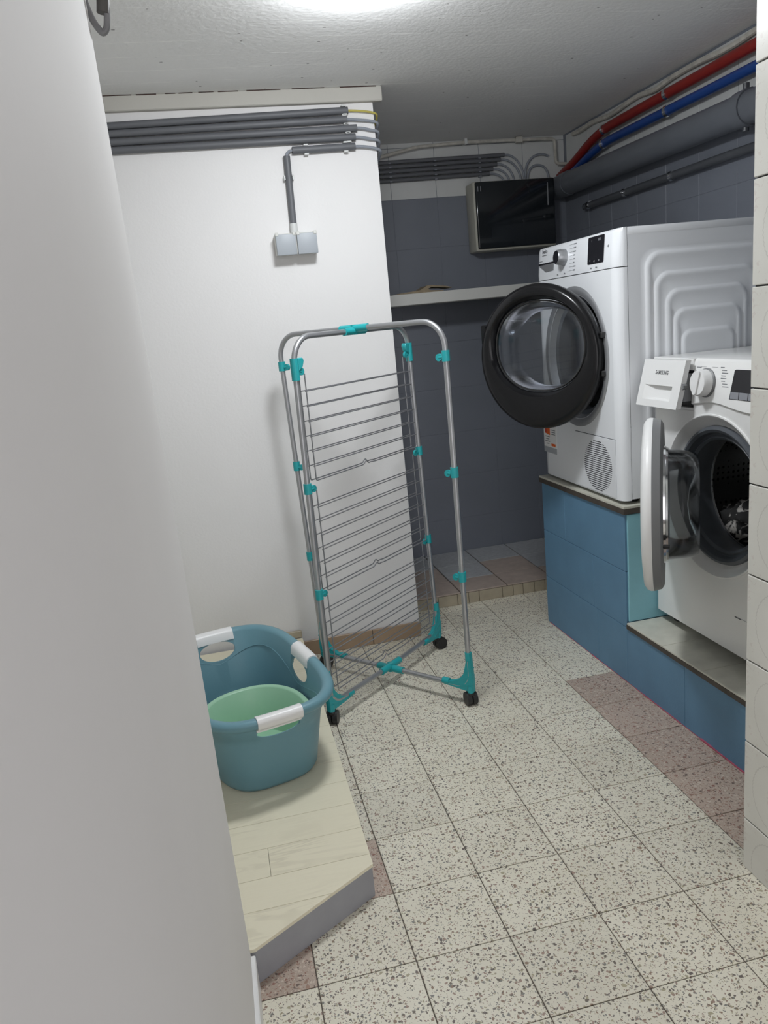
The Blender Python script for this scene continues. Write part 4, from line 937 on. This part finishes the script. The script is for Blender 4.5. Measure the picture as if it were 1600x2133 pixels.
# shelf
sh = thing('wall_shelf', (0.8, 2.56, 1.317), 'white shelf board across the dark alcove', 'shelf')
MB().box(XB + 0.001, XR - 0.007, 2.435, YB - 0.007, 1.318, 1.368, 0.002, 1).build('board', 'shelf_white', sh)
for x in (0.40, 1.2): MB().prism([(2.64, 1.318), (YB - 0.007, 1.318), (YB - 0.007, 1.25)], x, x + 0.02, 'x').build('bracket', 'shelf_white', sh, smooth=False)
pg_ = MB(); prf = [(-0.14, 0.0), (-0.13, 0.004), (-0.02, 0.012), (0.0, 0.022), (0.015, 0.030), (0.035, 0.031), (0.10, 0.022), (0.13, 0.014), (0.13, 0.011), (0.10, 0.017), (0.035, 0.022), (0.018, 0.016), (0.03, 0.008), (0.09, 0.004), (0.09, 0.0)]
pg_.prism([(0.56 + a, 1.3682 + b) for a, b in prf], 2.45, 2.56, 'y')
tag(pg_.build('paper_bag', 'kraft', smooth=False), 'crumpled brown paper lying on the white alcove shelf', 'paper')
# thin white pipe under the ceiling
o = thing('ceiling_cable', (0.8, 2.63, 2.0), 'thin pale pipe sagging along the alcove ceiling above the dark conduits', 'pipe')
YP = YB - 0.04
MB().tube(fillet([(XB + 0.01, YP - 0.02, 1.93), (0.438, YP, 1.984), (0.635, YP, 2.022), (0.869, YP, 2.031), (1.119, YP, 2.030), (1.314, YP, 2.027), (1.316, YP, 1.915), (1.372, YP, 1.912)], 0.02, 5), 0.0075, 10).build('tube', 'plaster', o)
MB().box(0.862, 0.876, YP - 0.009, YP + 0.034, 2.022, 2.047, 0.002, 1).build('clip', 'clip_white', o)
MB().box(1.115, 1.15, YP - 0.012, YP + 0.012, 2.017, 2.043, 0.003, 1).build('junction', 'plaster', o)
# pipes on the right wall
def pipe(name, label, pts, r, m, clamps, cm='chrome', fr=0.06):
    o = thing(name, pts[0], label, 'pipe'); path = fillet(pts, fr, 8)
    MB().tube(path, r, 18).build('tube', m, o)
    for y, x, z in clamps:
        g = MB(); g.tube([(x, y - 0.009, z), (x, y + 0.009, z)], r + 0.0035, 18); g.cyl((x, y, z), (XR - 0.001, y, z), 0.004, 8)
        g.build('clamp', cm, o)
    return o
pipe('heating_pipe', 'red painted pipe along the right wall below the ceiling', [(1.345, 0.24, 1.985), (1.345, 1.5, 1.973), (1.345, 2.20, 1.966), (1.345, 2.34, 1.944), (1.345, 2.50, 1.895), (1.345, 2.665, 1.86)], 0.0185, 'red_paint', [(1.735, 1.345, 1.971), (2.21, 1.345, 1.964)])
pipe('water_pipe', 'blue painted pipe running below the red pipe on the right wall', [(1.345, 0.24, 1.916), (1.345, 1.5, 1.912), (1.345, 2.20, 1.912), (1.345, 2.34, 1.893), (1.345, 2.50, 1.855), (1.345, 2.665, 1.83)], 0.0175, 'blue_pipe_paint', [(1.735, 1.345, 1.912), (2.22, 1.345, 1.909)])
dp = pipe('drain_pipe', 'thick grey painted drain pipe on the right wall under the blue pipe', [(1.320, 0.24, 1.786), (1.320, 1.4, 1.796), (1.320, 2.672, 1.806)], 0.051, 'pipe_grey_paint', [])
MB().tube([(1.320, 1.235, 1.795), (1.320, 1.285, 1.7955)], 0.056, 20).build('collar', 'pipe_grey_paint', dp)
MB().cyl((1.318, 1.26, 1.845), (1.318, 1.26, 1.868), 0.010, 12).build('bolt', 'pipe_dark', dp); MB().cyl((1.318, 1.26, 1.728), (1.318, 1.26, 1.748), 0.010, 12).build('bolt', 'pipe_dark', dp)
MB().tube([(1.320, 2.50, 1.8055), (1.320, 2.56, 1.806)], 0.0545, 20).build('collar', 'pipe_grey_paint', dp)
sp_ = pipe('slim_pipe', 'slim dark grey pipe below the thick drain pipe on the right wall', [(1.352, 0.24, 1.676), (1.352, 1.4, 1.684), (1.352, 2.43, 1.684)], 0.0145, 'pipe_dark', [(1.72, 1.352, 1.684), (2.06, 1.352, 1.684), (2.38, 1.352, 1.684)])
o = thing('plaster_strip', (1.36, 0.3, 2.02), 'rough pale plaster covered cable in the angle of ceiling and right wall', 'cable')
pts = [(1.362 + random.uniform(-0.008, 0.004), 0.25 + k * 0.1, 2.016 + random.uniform(-0.006, 0.012)) for k in range(24)]
MB().tube(fillet(pts, 0.04, 3), 0.010, 8).build('cable', 'plaster', o)
